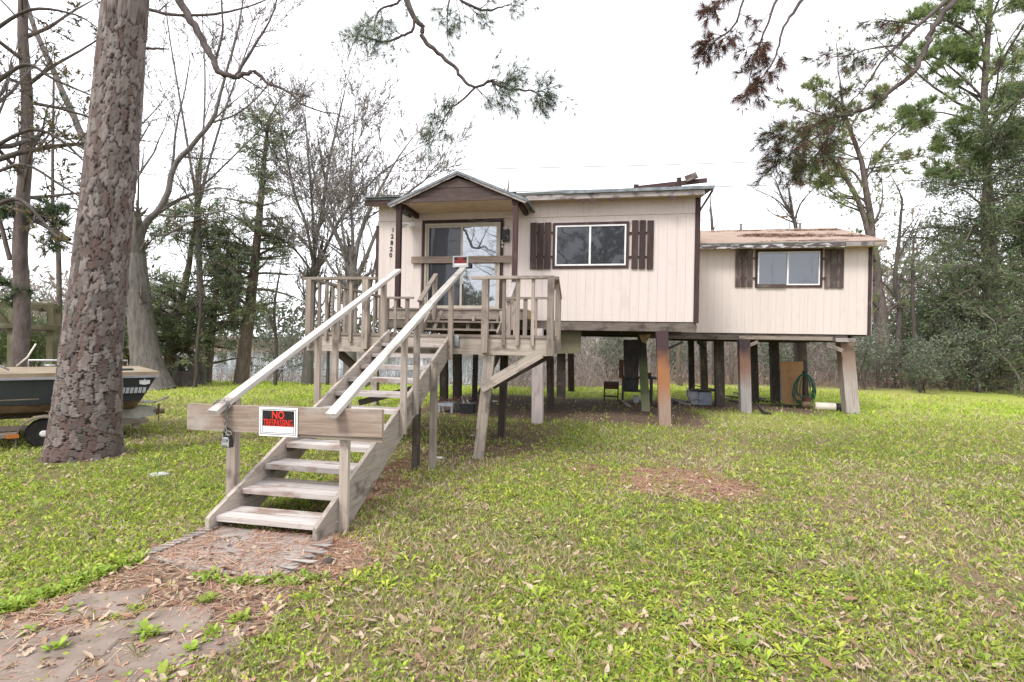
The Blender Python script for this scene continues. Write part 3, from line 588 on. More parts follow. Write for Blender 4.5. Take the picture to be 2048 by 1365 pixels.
# porch fittings
nb_ = BF - .02
for s, px, py in (('1', 786, 461), ('2', 784.5, 473.5), ('8', 783.5, 486.5), ('2', 782.5, 499), ('0', 781.5, 511)):
    q = B(px, py, nb_ - .002); tag(text('house_number', s, .155, q, (1, 0, 0), (0, 0, 1), 'digit_black', house, .004, .004), 'black house number ' + s)
fl = thing('flood_lamp', 'white twin floodlight under the porch eave beside the house number', 'lamp', B(814, 447, 12.1))
q = B(814, 447, 12.1); bx('lamp_base', (q.x - .07, q.x + .04), (q.y + .0, q.y + .34), (q.z - .01, q.z + .02), 'white_plastic', fl, 'b')
lathe('lamp_head', [(0, .03), (.04, .045), (.12, .07), (.135, .07)], V3(q.x - .03, q.y - .02, q.z - .04), (-.7, -.7, -.3), 'white_plastic', fl, 14); lathe('lamp_head', [(0, .03), (.04, .04), (.11, .06), (.125, .06)], V3(q.x + .06, q.y - .02, q.z - .03), (.9, -.4, -.25), 'white_plastic', fl, 14)
q = B(821, 436, 12.2); bl = thing('porch_bulb', 'bare bulb in a socket below the porch bracket', 'bulb', q); lathe('socket', [(0, .03), (.09, .03)], q + V3(-.05, .02, .06), (.6, -.2, -.6), 'black_plastic', bl, 10); lathe('bulb', [(0, .016), (.03, .024), (.06, .033), (.085, .026), (.098, .005)], q + V3(0, 0, 0), (.6, -.2, -.6), 'ivory', bl, 12)
q = B(1012, 473, nb_); mb = thing('mailbox', 'small black mailbox on the wall beside the sliding door', 'mailbox', q)
prism('box', [B(1006, 464, nb_), B(1009, 461, nb_), B(1020, 461, nb_), B(1020, 484, nb_), B(1006, 484, nb_)], (0, -.11, 0), 'black_metal', mb, .006); lathe('emblem', [(0, .055), (.008, .05), (.014, .02)], B(1012, 473, nb_ - .112), (0, -1, 0), 'black_metal', mb, 12)
tube('scroll', [B(1009, 474, nb_ - .13), B(1012, 470, nb_ - .13), B(1015, 474, nb_ - .13), B(1016, 478, nb_ - .13)], .006, 'silver', mb, 5)
q = B(1010.5, 457, nb_ - .03); cm = thing('camera_unit', 'small white security camera above the black mailbox', 'camera', q); lathe('shell', [(0, .032), (.02, .042), (.06, .036), (.065, .02)], q + V3(0, .02, 0), (0, -1, -.1), 'white_plastic', cm, 14); lathe('lens', [(0, .017), (.006, .015)], q + V3(0, -.046, -.004), (0, -1, 0), 'black_plastic', cm, 10)
tube('wire', [q + V3(0, .02, .04), B(1010, 446, nb_ - .02), B(1005, 440, nb_ - .02), B(985, 440.5, nb_ - .03), B(960, 444, nb_ - .03), B(935, 440, nb_ - .03)], .005, 'dirty_grey', cm, 5)
q = B(1005, 480, nb_ - .05); kc = thing('wind_chime', 'short white wind chime hanging beside the black mailbox', 'chime', q); tube('cord', [B(1007, 470, nb_ - .06), B(1005, 480, nb_ - .06), B(1004, 492, nb_ - .06)], .006, 'white_plastic', kc, 5)
for dy in (482, 486, 494): lathe('bead', [(-.02, .004), (-.012, .016), (0, .022), (.012, .016), (.02, .004)], B(1004.5, dy, nb_ - .06), (0, 0, 1), 'white_plastic', kc, 10)
# broken timbers on the roof
zr_ = 5.3; rb = thing('broken_roof_timber', 'broken frame of dark boards standing on the front roof', 'lumber', B(1340, 388, 13.2))
R_ = lambda px, py, b=13.2: B(px, py, b)
board('board', R_(1272, 377), R_(1414, 361), .10, .06, 'brown_wood', rb, (0, -1, 0)); board('upright', R_(1270, 390), R_(1272, 370), .11, .09, 'brown_wood', rb); board('upright', R_(1359, 392), R_(1358, 356), .10, .07, 'brown_wood', rb); board('upright', R_(1346, 388), R_(1356, 366), .07, .06, 'brown_wood', rb)
board('board', R_(1371, 359, 13.1), R_(1394, 350, 13.1), .16, .03, 'old_shutter_wood', rb, (0, -1, .3)); board('base_board', R_(1257, 387.5), R_(1288, 387), .05, .08, 'brown_wood', rb); board('nail_strip', R_(1276, 374), R_(1278, 366), .012, .012, 'dark_wood', rb)
# ================================================================== deck
DF, DB, DZ = 7.21, 10.4, 1.715
sk = lambda b: -.085 * (b - DF)      # the deck is not quite square
da0, da1 = B(614, 680, DF).x, B(1107, 690, DF).x
deck = thing('wooden_deck', 'weathered grey wooden deck with railings in front of the porch', 'deck', ((da0 + da1) / 2, 8.8, -.1))
sx0, sx1 = -3.24, -2.24
n_ = 22; stp_ = (DB - DF) / n_
for i in range(n_): bx('deck_plank', (da0 - rng.uniform(0, .03) + sk(DF + i * stp_), da1 + rng.uniform(0, .03) + sk(DF + i * stp_)), (DF - .02 + i * stp_ + .004, DF - .02 + (i + 1) * stp_ - .004), (DZ - .036, DZ + rng.uniform(-.003, .004)), 'grey_wood', deck, 'a')
bx('rim_board', (da0, da1), (DF, DF + .042), (DZ - .275, DZ - .038), 'stringer_wood', deck, 'a'); board('rim_board', V3(da0 + .021, DF + .045, DZ - .157), V3(da0 + .021 + sk(DB), DB, DZ - .157), .237, .042, 'grey_wood', deck, (1, 0, 0)); board('rim_board', V3(da1 - .021, DF + .045, DZ - .157), V3(da1 - .021 + sk(DB), DB, DZ - .157), .237, .042, 'grey_wood', deck, (1, 0, 0)); bx('rim_board', (da0 + sk(DB), da1 + sk(DB)), (DB, DB + .042), (DZ - .275, DZ - .038), 'grey_wood', deck, 'a')
for i in range(8): a = da0 + .30 + i * .42; bx('joist', (a - .02, a + .02), (DF + .05, DB - .01), (DZ - .22, DZ - .04), 'dark_wood', deck, 'b', 0)
dp = lambda px, py: B(px, py, DF - .03)
RZ = B(690, 558, DF).z
def fpost(px, y1, wpx, t=.04, name='baluster', mat='grey_wood', b=DF - .024):
    q = B(px, y1, b); w_ = wpx * (q - EP).dot(FWD) / F_PX; bx(name, (q.x - w_ / 2, q.x + w_ / 2), (b - t / 2, b + t / 2), (q.z, RZ - .02), mat, deck, 'z', .005)
for px, y1, wp in ((652, 680, 5.5), (676.5, 683, 6), (700, 684, 6), (1006.5, 691, 6.5), (1034.5, 692, 7), (1064.5, 693, 6.5)): fpost(px, y1, wp)
for px, y1, wp in ((617.5, 693, 11), (730, 698, 12.5), (969, 706, 13), (1099.5, 712, 13)): fpost(px, y1, wp, .085, 'rail_post', 'grey_wood', DF - .045)
bx('top_rail', (B(611, 558, DF).x, B(756, 558, DF).x), (DF - .085, DF + .01), (RZ - .02, RZ + .02), 'grey_wood', deck, 'a'); bx('top_rail', (B(944, 558, DF).x, B(1110, 558, DF).x), (DF - .085, DF + .01), (RZ - .02, RZ + .02), 'stringer_wood', deck, 'a')
board('top_rail', V3(da0 + .03, DF + .02, RZ), V3(da0 + .03 + sk(DB), DB, RZ), .09, .04, 'grey_wood', deck, (0, 0, 1)); board('top_rail', V3(da1 + .01, DF + .02, RZ), V3(da1 + .01 + sk(DB), DB, RZ), .09, .04, 'grey_wood', deck, (0, 0, 1))
for i in range(7):
    b = DF + .42 + i * .47
    for a in (da0 - .022 + sk(b), da1 + .022 + sk(b)): bx('baluster', (a - .02, a + .02), (b - .022, b + .022), (DZ - .2 + rng.uniform(-.05, .05), RZ - .02), 'grey_wood', deck, 'z')
for a in (da0 + sk(DB), da1 + sk(DB)): bx('rail_post', (a - .045, a + .045), (DB - .1, DB - .01), (DZ - .2, RZ - .02), 'grey_wood', deck, 'z')
bk = lambda px: B(px, 600, DB).x
bx('back_rail', (bk(767), bk(827)), (DB - .05, DB + .04), (RZ - .02, RZ + .02), 'grey_wood', deck, 'a'); bx('back_rail', (bk(1012), bk(1094)), (DB - .05, DB + .04), (RZ - .02, RZ + .02), 'grey_wood', deck, 'a')
for px, wp in ((776, 5), (791, 5), (815, 8), (1051, 8), (1073, 4), (1030, 4)): k = 10.7 / F_PX * wp / 2; bx('baluster', (bk(px) - k, bk(px) + k), (DB - .02, DB + .02), (DZ, RZ - .02), 'grey_wood', deck, 'z')
bx('hanger_plate', (B(907, 690, DF - .06).x, B(916, 690, DF - .06).x), (DF - .028, DF - .018), (B(911, 692, DF).z, B(911, 671, DF).z), 'galv', deck, 'z', .002)
def leg(px, py, px1, wpx, mat, zt, t=1.0, nm='leg', par=None):
    g0 = G(px, py); w_ = wpx * (g0 - EP).dot(FWD) / F_PX; q = B(px1, 700, g0.y); board(nm, g0 - V3(0, 0, .12), V3(q.x, g0.y, zt), w_, w_ * t, mat, par or deck, (0, -1, 0), .008, .004, w_ * 1.1)
leg(955, 918, 980, 19, 'stringer_wood', DZ - .276, .6); leg(1003, 876, 1009, 13, 'dark_wood', DZ - .23); leg(750, 812, 750, 12, 'stringer_wood', DZ - .23)
board('brace', B(962, 777, DF - .05), B(1082, 707, DF + .02), .135, .045, 'stringer_wood', deck); board('brace', B(985, 772, DF + .45), B(1100, 708, DF + .3), .12, .045, 'dark_wood', deck)
board('brace', B(672, 700, DF + .3), B(718, 742, DF + .6), .12, .045, 'beam_wood', deck); board('brace', B(716, 745, DF + .5), B(738, 768, DF + .5), .14, .045, 'stringer_wood', deck); board('brace', B(826, 778, 8.4), B(718, 806, 8.2), .1, .05, 'dark_wood', deck)
# ================================================================== stairs
T0, RUN, RISE, TZ = 3.82, .308, .144, .14
stair = thing('staircase', 'open wooden staircase climbing to the deck', 'stairs', ((sx0 + sx1) / 2, 4, 0))
zn = lambda b: TZ + (b - T0) * RISE / RUN
for a, s_ in ((sx0, 1), (sx1 - .04, 1)):
    pts = [V3(a, T0 - .07, -.03), V3(a, T0 - .07, .14), V3(a, T0 + .02, zn(T0) + .045), V3(a, DF - .005, zn(DF) + .05), V3(a, DF - .005, zn(DF) - .24), V3(a, T0 + .42, -.03)]
    st = prism('stringer', pts, (.04, 0, 0), 'stringer_wood', stair, .004)
    st.data.transform(Matrix.Rotation(rad(90), 4, 'Z').inverted()); st.matrix_basis = st.matrix_basis @ Matrix.Rotation(rad(90), 4, 'Z')
    for k in range(11): bx('cleat', ((a + .041, a + .08) if a == sx0 else (a - .04, a - .001)), (T0 + k * RUN + .03, T0 + k * RUN + .26), (TZ + k * RISE - .085, TZ + k * RISE - .047), 'beam_wood', stair, 'b', .003)
for k in range(11):
    b0, z = T0 + k * RUN, TZ + k * RISE
    for j, (o0, o1) in enumerate(((0, .136), (.150, .287))):
        if k in (9, 10) and j: continue
        bx('tread_board', (sx0 + .042, sx1 - .042), (b0 + o0, b0 + (o1 if k < 9 else .27)), (z - .045, z + rng.uniform(-.004, .003)), 'tread_wood', stair, 'a', .005)
bx('back_strip', (sx0 + .05, sx1 - .05), (T0 + 1 * RUN + .29, T0 + RUN + .33), (TZ + RISE - .02, TZ + RISE + .02), 'stringer_wood', stair, 'a')
HLA, HRA = sx0 - .03, sx1 + .03
def rail(p0, p1, mat): board('handrail', p0, p1, .09, .042, mat, stair, (0, -.45, 1), .006)
l0, l1 = A(425, 826, HLA), A(797, 541, HLA); rail(l0, l1, 'pale_wood')
r0, r1, r2 = A(662, 832, HRA), A(858, 612, HRA), A(926, 538, HRA); rail(r0, r1, 'pale_wood'); rail(r1 + (r1 - r0).normalized() * .003, r2, 'pale_wood')
zl = lambda b: l0.z + (l1.z - l0.z) * (b - l0.y) / (l1.y - l0.y); zr = lambda b: (r0.z + (r1.z - r0.z) * (b - r0.y) / (r1.y - r0.y)) if b < r1.y else r1.z + (r2.z - r1.z) * (b - r1.y) / (r2.y - r1.y)
def spost(px, py, side, wpx, low, t=.085, mat='grey_wood', by=None):
    a = HLA - .02 if side < 0 else HRA + .02; q = A(px, py, a); q.y = by or q.y; w_ = wpx * (q - EP).dot(FWD) / F_PX; z1 = (zl if side < 0 else zr)(q.y) - .03
    a = sx0 - t / 2 - .002 if side < 0 else sx1 + t / 2 + .002
    bx('rail_post', (a - t / 2, a + t / 2), (q.y - w_ / 2, q.y + w_ / 2), (low(q.y), z1), mat, stair, 'z', .005); return q.y
grd = lambda b: -.1; sil = lambda b: zn(b) - .24
bN = spost(458, 950, -1, 15, grd, by=4.12); spost(633, 740, -1, 9, lambda b: zn(b) - .1, .06); spost(668, 710, -1, 9, lambda b: zn(b) - .12, .06); spost(765, 630, -1, 8, sil, .07)
bR = spost(678, 960, 1, 11, grd, .075, 'stringer_wood', 4.09); spost(811, 760, 1, 9, sil, .06, 'stringer_wood'); spost(836, 730, 1, 9, sil, .06, 'stringer_wood'); spost(904, 640, 1, 8, sil, .06)
g0 = G(862, 940); bx('support_post', (sx1 + .005, sx1 + .075), (g0.y - .04, g0.y + .05), (-.2, zn(g0.y) + .06), 'stringer_wood', stair, 'z', .006)
q = G(868, 860); bx('support_post', (sx1 - .2, sx1 - .13), (6.2, 6.3), (-.2, zn(6.2) - .1), 'dark_wood', stair, 'z', .006)
# barrier board across the foot of the stairs
bb_ = 4.015
c_ = [B(*p, bb_) for p in ((378, 807), (378, 860), (766, 822), (766, 872))]
bo = board('barrier_board', (c_[0] + c_[1]) / 2, (c_[2] + c_[3]) / 2, (c_[0] - c_[1]).length * .97, .04, 'barrier_wood', stair, (0, -1, 0), .003, .003); tag(bo, 'wide stained plank barring the foot of the stairs')
board('barrier_strip', B(592, 869, bb_ + .01), B(766, 881, bb_ + .01), .035, .03, 'grey_wood', stair)
for i, (px, py) in enumerate(((680, 1021), (674, 1044), (681, 1015), (690, 890))): q = A(px, py, sx1 + .083); lathe('nail', [(0, .006), (.003, .004)], q, (1, 0, 0), 'galv', stair, 6)
def sign(label, ctr, wd, ht, n=(0, -1, 0), tilt=0.0):
    r = (V3(1, 0, 0) + V3(0, 0, tilt)).normalized(); u = V3(-tilt, 0, 1).normalized(); f = V3(0, -1, 0)
    s = thing('no_trespassing_sign', label, 'sign', ctr)
    def pan(nm, x0, x1, z0, z1, d, t, m): return board(nm, ctr + r * x0 + u * (z0 + z1) / 2 + f * d, ctr + r * x1 + u * (z0 + z1) / 2 + f * d, z1 - z0, t, m, s, (0, -1, 0), 0)
    h, v = wd / 2, ht / 2; k = wd / .356
    pan('plate', -h, h, -v, v, 0, .003, 'sign_white')
    bo = .014 * k; lw = .005 * k
    for x0, x1, z0, z1 in ((-h + bo, h - bo, v - bo - lw, v - bo), (-h + bo, h - bo, -v + bo, -v + bo + lw), (-h + bo, -h + bo + lw, -v + bo, v - bo), (h - bo - lw, h - bo, -v + bo, v - bo)): pan('border', x0, x1, z0, z1, .0022, .001, 'sign_black')
    pan('black_field', -h + .03 * k, h - .03 * k, -v + .085 * k, v - .025 * k, .0024, .001, 'sign_black')
    for x0, x1, z0, z1 in ((-h + .03 * k, h - .03 * k, -v + .027 * k, -v + .031 * k), (-h + .03 * k, -h + .034 * k, -v + .031 * k, -v + .085 * k), (h - .034 * k, h - .03 * k, -v + .031 * k, -v + .085 * k)): pan('write_box', x0, x1, z0, z1, .0024, .001, 'sign_black')
    text('lettering', 'NO', .088 * k, ctr + u * (v - .065 * k) + f * .0045, r, u, 'sign_red', s, .0018 * k, .001, sx=.85)
    text('lettering', 'TRESPASSING', .084 * k, ctr + u * (v - .131 * k) + f * .0045, r, u, 'sign_red', s, .0006 * k, .001, sx=.545)
    return s
s0, s1, s2 = B(518.5, 815, bb_ - .025), B(595, 818, bb_ - .025), B(518.5, 872, bb_ - .025); cs = B(556.5, 844.5, bb_ - .025)
sign('black and red no trespassing sign on the plank across the foot of the stairs', cs, (s1 - s0).length, (s0 - s2).length, tilt=(s1.z - s0.z) / (s1.x - s0.x))
q = B(921, 523.5, BF - .115); s0, s1 = B(906, 523, BF - .115), B(936.5, 523, BF - .115)
sign('small no trespassing sign on the plank nailed across the sliding door', q, s1.x - s0.x, .27)
q = B(937, 531, BF - .1); bx('sign_backing', (q.x - .12, q.x + .06), (BF - .1, BF - .085), (q.z - .06, q.z + .05), 'black_metal', house, 'a')
# lock box on a chain
bl_ = bN - .16; top = B(452, 803, bl_ + .02)
lb = thing('key_lock_box', 'grey and black key lock box hanging on a rusty chain from the handrail', 'lock box', B(451, 884, bl_))
def link(p, ax, nn):
    t = V3(*ax).normalized(); s_ = V3(*nn); s_ = (s_ - t * s_.dot(t)).normalized(); ring = [p + t * (.017 * math.cos(x)) + s_ * (.0095 * math.sin(x)) for x in np.linspace(0, 2 * math.pi, 11)[:-1]]
    tube('chain_link', ring, .0036, 'chain_metal', lb, 5, True)
c0, c1 = B(453, 806, bl_ - .0), B(451, 862, bl_); n = max(4, int((c0 - c1).length / .026))
for i in range(n + 1): link(c0.lerp(c1, i / n) + V3(.004 * math.sin(i * 1.7), 0, 0), (0, 0, 1), (1, .2, 0) if i % 2 else (0, 1, 0))
lp = l0.lerp(l1, .0) ; rc = A(446, 811, HLA)
for i in range(12):
    x = 2 * math.pi * i / 12; p = rc + V3(.062 * math.cos(x), -.01, .045 * math.sin(x)); p.y += .02 * math.cos(x); link(p, (-math.sin(x), 0, math.cos(x)), (0, 1, .3) if i % 2 else (math.cos(x), 0, math.sin(x)))
q = B(451, 884, bl_); hw = .042
bd = prism('lock_body', [q + V3(x * hw, 0, z * .05) for x, z in ((-1.1, -1), (1.1, -1), (1.1, .2), (.8, .85), (.5, 1.05), (-.5, 1.05), (-.8, .85), (-1.1, .2))], (0, .045, 0), 'black_plastic', lb, .005)
prism('face_plate', [q + V3(x * hw, -.007, z * .05) for x, z in ((-.86, -.86), (.86, -.86), (.86, .15), (.62, .75), (-.62, .75), (-.86, .15))], (0, .006, 0), 'silver', lb, .002)
bx('code_window', (q.x - .026, q.x + .026), (q.y - .013, q.y - .008), (q.z + .006, q.z + .022), 'black_plastic', lb, 'a', .001)
for i in range(4): bx('code_wheel', (q.x - .019 + i * .0105, q.x - .011 + i * .0105), (q.y - .016, q.y - .0135), (q.z + .008, q.z + .02), 'dirty_grey', lb, 'a', 0)
bx('maker_mark', (q.x - .024, q.x + .024), (q.y - .0095, q.y - .0075), (q.z - .036, q.z - .03), 'black_plastic', lb, 'a', 0)
tube('shackle', [q + V3(-.03, .02, .045), q + V3(-.03, .02, .085), q + V3(-.02, .02, .105), q + V3(0, .02, .113), q + V3(.02, .02, .105), q + V3(.03, .02, .085), q + V3(.03, .02, .045)], .007, 'black_metal', lb, 8)
tube('split_ring', [q + V3(.03 + .025 * math.cos(x), .0, .075 + .018 * math.sin(x)) for x in np.linspace(0, 6.28, 12)[:-1]], .0025, 'silver', lb, 5, True)
# plywood sheet at the foot of the stairs
ply = [G(x, y, .035) for x, y in ((428, 1043), (470, 1050), (560, 1063), (668, 1074), (664, 1086), (645, 1092), (648, 1100), (620, 1106), (632, 1112), (598, 1116), (612, 1122), (580, 1128), (592, 1136), (560, 1146), (520, 1146), (470, 1143), (420, 1136), (372, 1128), (330, 1118), (290, 1104), (305, 1095), (330, 1088), (352, 1078), (375, 1069), (395, 1058))]
py_ = prism('plywood_sheet', [V3(p.x, p.y, .035) for p in ply], (0, 0, -.016), 'grey_ply', None); tag(py_, 'delaminating grey plywood sheet at the foot of the stairs', 'plywood')
ply2 = [G(x, y, .02) for x, y in ((672, 1072), (676, 1078), (560, 1152), (553, 1148))]; prism('lower_ply', [V3(p.x, p.y, .017) for p in ply2], (0, 0, -.014), 'fresh_ply', py_)
for i in range(12): q = G(292 + i * 12.5, 1104 - i * 5, .04); board('splinter', q + V3(-.03 - rng.uniform(0, .03), rng.uniform(-.01, .01), -.012), q + V3(.06, .025, -.006), rng.uniform(.012, .03), .003, 'grey_ply', py_, (0, 0, 1), 0, w1=.035)
for px, py in ((628, 1104), (600, 1120), (612, 1112), (575, 1132), (640, 1092)):
    q = G(px, py, .05); l_ = rng.uniform(.07, .15); prism('loose_veneer', [V3(q.x - l_, q.y + .02, .042), V3(q.x + l_ * .6, q.y - .025, .055), V3(q.x + l_, q.y - .005, .066), V3(q.x + l_ * .7, q.y + .012, .06), V3(q.x + l_ * .2, q.y + .03, .048)], (0, 0, .004), 'grey_ply', py_)

# ================================================================== things under the house
def at0(px, py): return G(px, py)
q = at0(1222, 803); st_ = thing('wooden_stool', 'small dark wooden frame stool standing alone under the house', 'stool', q); k = (q - EP).dot(FWD) / F_PX; wd, hh = 27 * k, 37 * k
for i in (0, 1):
    for j in (0, 1): x, y = q.x - wd / 2 + i * wd, q.y + j * .35; bx('leg', (x - .02, x + .02), (y - .02, y + .02), (q.z - .01, q.z + hh), 'dark_wood', st_, 'z')
bx('front_panel', (q.x - wd / 2 + .021, q.x + wd / 2 - .021), (q.y - .01, q.y + .012), (q.z + hh * .66, q.z + hh), 'rust', st_, 'a'); bx('seat', (q.x - wd / 2 - .02, q.x + wd / 2 + .02), (q.y - .02, q.y + .38), (q.z + hh, q.z + hh + .025), 'dark_wood', st_, 'a')
bx('stretcher', (q.x - wd / 2 + .021, q.x + wd / 2 - .021), (q.y - .01, q.y + .01), (q.z + hh * .22, q.z + hh * .28), 'dark_wood', st_, 'a'); bx('stretcher', (q.x - wd / 2 + .021, q.x + wd / 2 - .021), (q.y + .34, q.y + .36), (q.z + hh * .2, q.z + hh * .26), 'dark_wood', st_, 'a')
q = at0(1272, 806); wbn = thing('workbench', 'black workbench loaded with junk behind the mossy post', 'workbench', q); k = (q - EP).dot(FWD) / F_PX
x0, x1 = q.x - 26 * k, q.x + 30 * k
for x in (x0, x1):
    for y in (q.y, q.y + .55): bx('leg', (x - .03, x + .03), (y - .03, y + .03), (q.z - .01, q.z + 48 * k), 'black_metal', wbn, 'z')
bx('worktop', (x0 - .06, x1 + .14), (q.y - .06, q.y + .61), (q.z + 48 * k, q.z + 51.5 * k), 'dark_wood', wbn, 'a'); bx('lower_shelf', (x0, x1), (q.y + .02, q.y + .53), (q.z + 21 * k, q.z + 24 * k), 'dark_wood', wbn, 'a')
def clutter(name, label, cat, px, py, b, w_, h_, d_, mat, extra=None, z=None):
    p = B(px, py, b); z = p.z if z is None else z; o = thing(name, label, cat, (p.x, b, z))
    prism('shell', [V3(p.x - w_ / 2, b, z), V3(p.x + w_ / 2, b, z), V3(p.x + w_ / 2 * 1.06, b, z + h_), V3(p.x - w_ / 2 * 1.06, b, z + h_)], (0, d_, 0), mat, o, .012)
    bx('rim', (p.x - w_ / 2 * 1.12, p.x + w_ / 2 * 1.12), (b - .015, b + d_ + .015), (z + h_ - .005, z + h_ + .025), extra or mat, o, 'a'); return o
clutter('storage_crate', 'dark crate on the shelf of the black workbench', 'crate', 1262, 786, q.y + .05, 28 * k, 24 * k, .4, 'black_plastic', 'black_metal', q.z + 24 * k)
clutter('paint_can', 'small dirty can on top of the black workbench', 'can', 1262, 756, q.y + .1, 9 * k, 9 * k, .13, 'insulation', 'dirty_grey', q.z + 51.5 * k); clutter('tool_box', 'dark toolbox on the far end of the black workbench', 'toolbox', 1296, 752, q.y + .15, 13 * k, 7 * k, .2, 'black_metal', 'black_metal', q.z + 51.5 * k)
clutter('concrete_block', 'pale concrete block under the black workbench', 'block', 1272, 806, q.y - .1, 10 * k, 13 * k, .2, 'dirty_grey', 'dirty_grey', q.z)
q = at0(1395, 811); k = (q - EP).dot(FWD) / F_PX; tb = thing('laundry_tub', 'blue grey plastic tub under a dark board between the posts', 'tub', q); x = q.x
prism('basin', [V3(x + 2 * k, q.y, q.z), V3(x + 27 * k, q.y, q.z), V3(x + 27 * k, q.y, q.z + 27 * k), V3(x + 2 * k, q.y, q.z + 27 * k)], (0, .45, 0), 'tub_blue', tb, .015)
prism('side_apron', [V3(x - 10 * k, q.y + .02, q.z + 3 * k), V3(x + 1.8 * k, q.y + .02, q.z), V3(x + 1.8 * k, q.y + .02, q.z + 28 * k), V3(x - 19 * k, q.y + .02, q.z + 28 * k), V3(x - 19 * k, q.y + .02, q.z + 18 * k)], (0, .4, 0), 'dirty_grey', tb, .01)
bx('cover_board', (x - 14 * k, x + 34 * k), (q.y - .05, q.y + .5), (q.z + 28.5 * k, q.z + 31 * k), 'dark_wood', tb, 'a'); board('loose_board', V3(x - 6 * k, q.y + .1, q.z + 39 * k), V3(x + 37 * k, q.y + .1, q.z + 32 * k), .16, .025, 'dark_wood', tb, (0, 0, 1)); tube('handle', [V3(x - 19 * k, q.y, q.z + 26 * k), V3(x - 23 * k, q.y, q.z + 34 * k), V3(x - 14 * k, q.y, q.z + 33 * k)], .012, 'black_metal', tb, 6)
tube('drum_rim', [V3(x - 2 * k + 10 * k * math.cos(t_), q.y - .02, q.z + 7 * k + 7 * k * math.sin(t_)) for t_ in np.linspace(.2, 4.4, 10)], .03, 'dirty_grey', tb, 8)
for i, (p0, p1, w_, m_) in enumerate((((1310, 815), (1350, 806), .12, 'dark_wood'), ((1338, 800), (1376, 806), .07, 'grey_wood'), ((1345, 806), (1380, 812), .06, 'fascia_wood'), ((1450, 800), (1500, 812), .16, 'dark_wood'), ((1455, 796), (1560, 808), .2, 'dark_wood'), ((1470, 790), (1530, 800), .14, 'beam_wood'), ((1545, 812), (1625, 816), .18, 'dark_wood'), ((1245, 806), (1258, 815), .09, 'grey_wood'))):
    a_, b_ = at0(*p0), at0(*p1); o = board('loose_plank', a_ + V3(0, 0, .04 + .02 * (i % 3)), b_ + V3(0, 0, .035), w_, .045, m_, None, (0, 0, 1))
    tag(o, ('dark plank on the dirt beside the orange post', 'thin grey stick on the dirt left of the tub', 'pale batten on the dirt against the tub', 'dark plank behind the white bleached post', 'long dark timber lying between the rear posts', 'upper board of the timber pile behind the rear posts', 'dark sill timber under the leaning plywood', 'short grey offcut in front of the workbench')[i], 'plank', 'loose planks under the house')
q = at0(1590, 812); k = (q - EP).dot(FWD) / F_PX
pb = board('leaning_plywood', q + V3(-.02, .0, .07), q + V3(-.06, .22, 88 * k), 42 * k, .02, 'fresh_ply', None, (0, -1, .15), .002); tag(pb, 'orange brown plywood panel leaning against a post under the rear wing', 'plywood'); q2 = at0(1560, 806)
pb2 = board('leaning_grey_sheet', q2 + V3(-.02, .25, .05), q2 + V3(0, .40, 86 * k), 26 * k, .02, 'grey_ply', None, (0, -1, .15), .002); tag(pb2, 'grey weathered panel leaning behind the orange brown plywood', 'panel')
hb = at0(1613, 815); hs_ = thing('garden_hose', 'coiled dark green garden hose hanging against the leaning plywood', 'hose', hb); hc = B(1608, 778, hb.y - .05); k = (hb - EP).dot(FWD) / F_PX
bx('hose_hanger', (hc.x - .01, hc.x + .05), (hc.y, hc.y + .12), (hb.z - .02, B(1608, 742, hc.y).z), 'dark_wood', hs_, 'z')
for i in range(13):
    rx, rz_ = k * rng.uniform(9, 21), k * rng.uniform(22, 33); ox = k * rng.uniform(-4, 4); zt_ = B(1608, 747, hc.y).z
    tube('coil', [V3(hc.x + ox * (1 - math.cos(t_)) / 2 + rx * math.sin(t_) * (1.0 - .25 * math.cos(t_)), hc.y - .02 - .008 * i * rng.uniform(.4, 1), zt_ - rz_ + rz_ * math.cos(t_) + rng.uniform(-.004, .004)) for t_ in np.linspace(0, 2 * math.pi, 25)[:-1]], .0105, 'hose_green', hs_, 6, True)
jq = at0(1613, 818); jg = thing('old_can', 'rusty brown can standing in front of the hose coil', 'can', jq); lathe('body', [(0, 7.5 * k), (.02, 8 * k), (23 * k, 8 * k), (24 * k, 7 * k), (24.2 * k, 6 * k)], V3(jq.x, jq.y, jq.z - .01), (0, 0, 1), 'rust', jg, 16); lathe('label_band', [(4 * k, 8.15 * k), (15 * k, 8.15 * k)], V3(jq.x, jq.y, jq.z - .01), (0, 0, 1), 'hull_grime', jg, 16)
q = at0(1662, 823); wh = thing('water_heater_tank', 'ivory cylinder tank lying on its side by the leaning corner post', 'tank', q); k = (q - EP).dot(FWD) / F_PX; R0 = 8.5 * k; ax = V3(1, -.22, 0).normalized(); c0 = q + V3(0, .1, R0 * .92)
lathe('shell', [(-26 * k, R0 * .9), (-25 * k, R0), (10 * k, R0), (10.5 * k, R0 * .97)], c0, ax, 'ivory', wh, 24); lathe('end_drum', [(10.5 * k, R0 * .98), (24 * k, R0 * .98), (24 * k, R0 * .86), (17 * k, R0 * .8), (17 * k, R0 * .1)], c0, ax, 'black_plastic', wh, 24); tube('fitting', [c0 + ax * 22 * k + V3(0, 0, -.05), c0 + ax * 25 * k + V3(.02, -.02, -.09)], .02, 'silver', wh, 8)
q = at0(1527, 829); bo_ = thing('rubber_boot', 'black rubber boot lying in the grass in front of the rear posts', 'boot', q); k = (q - EP).dot(FWD) / F_PX
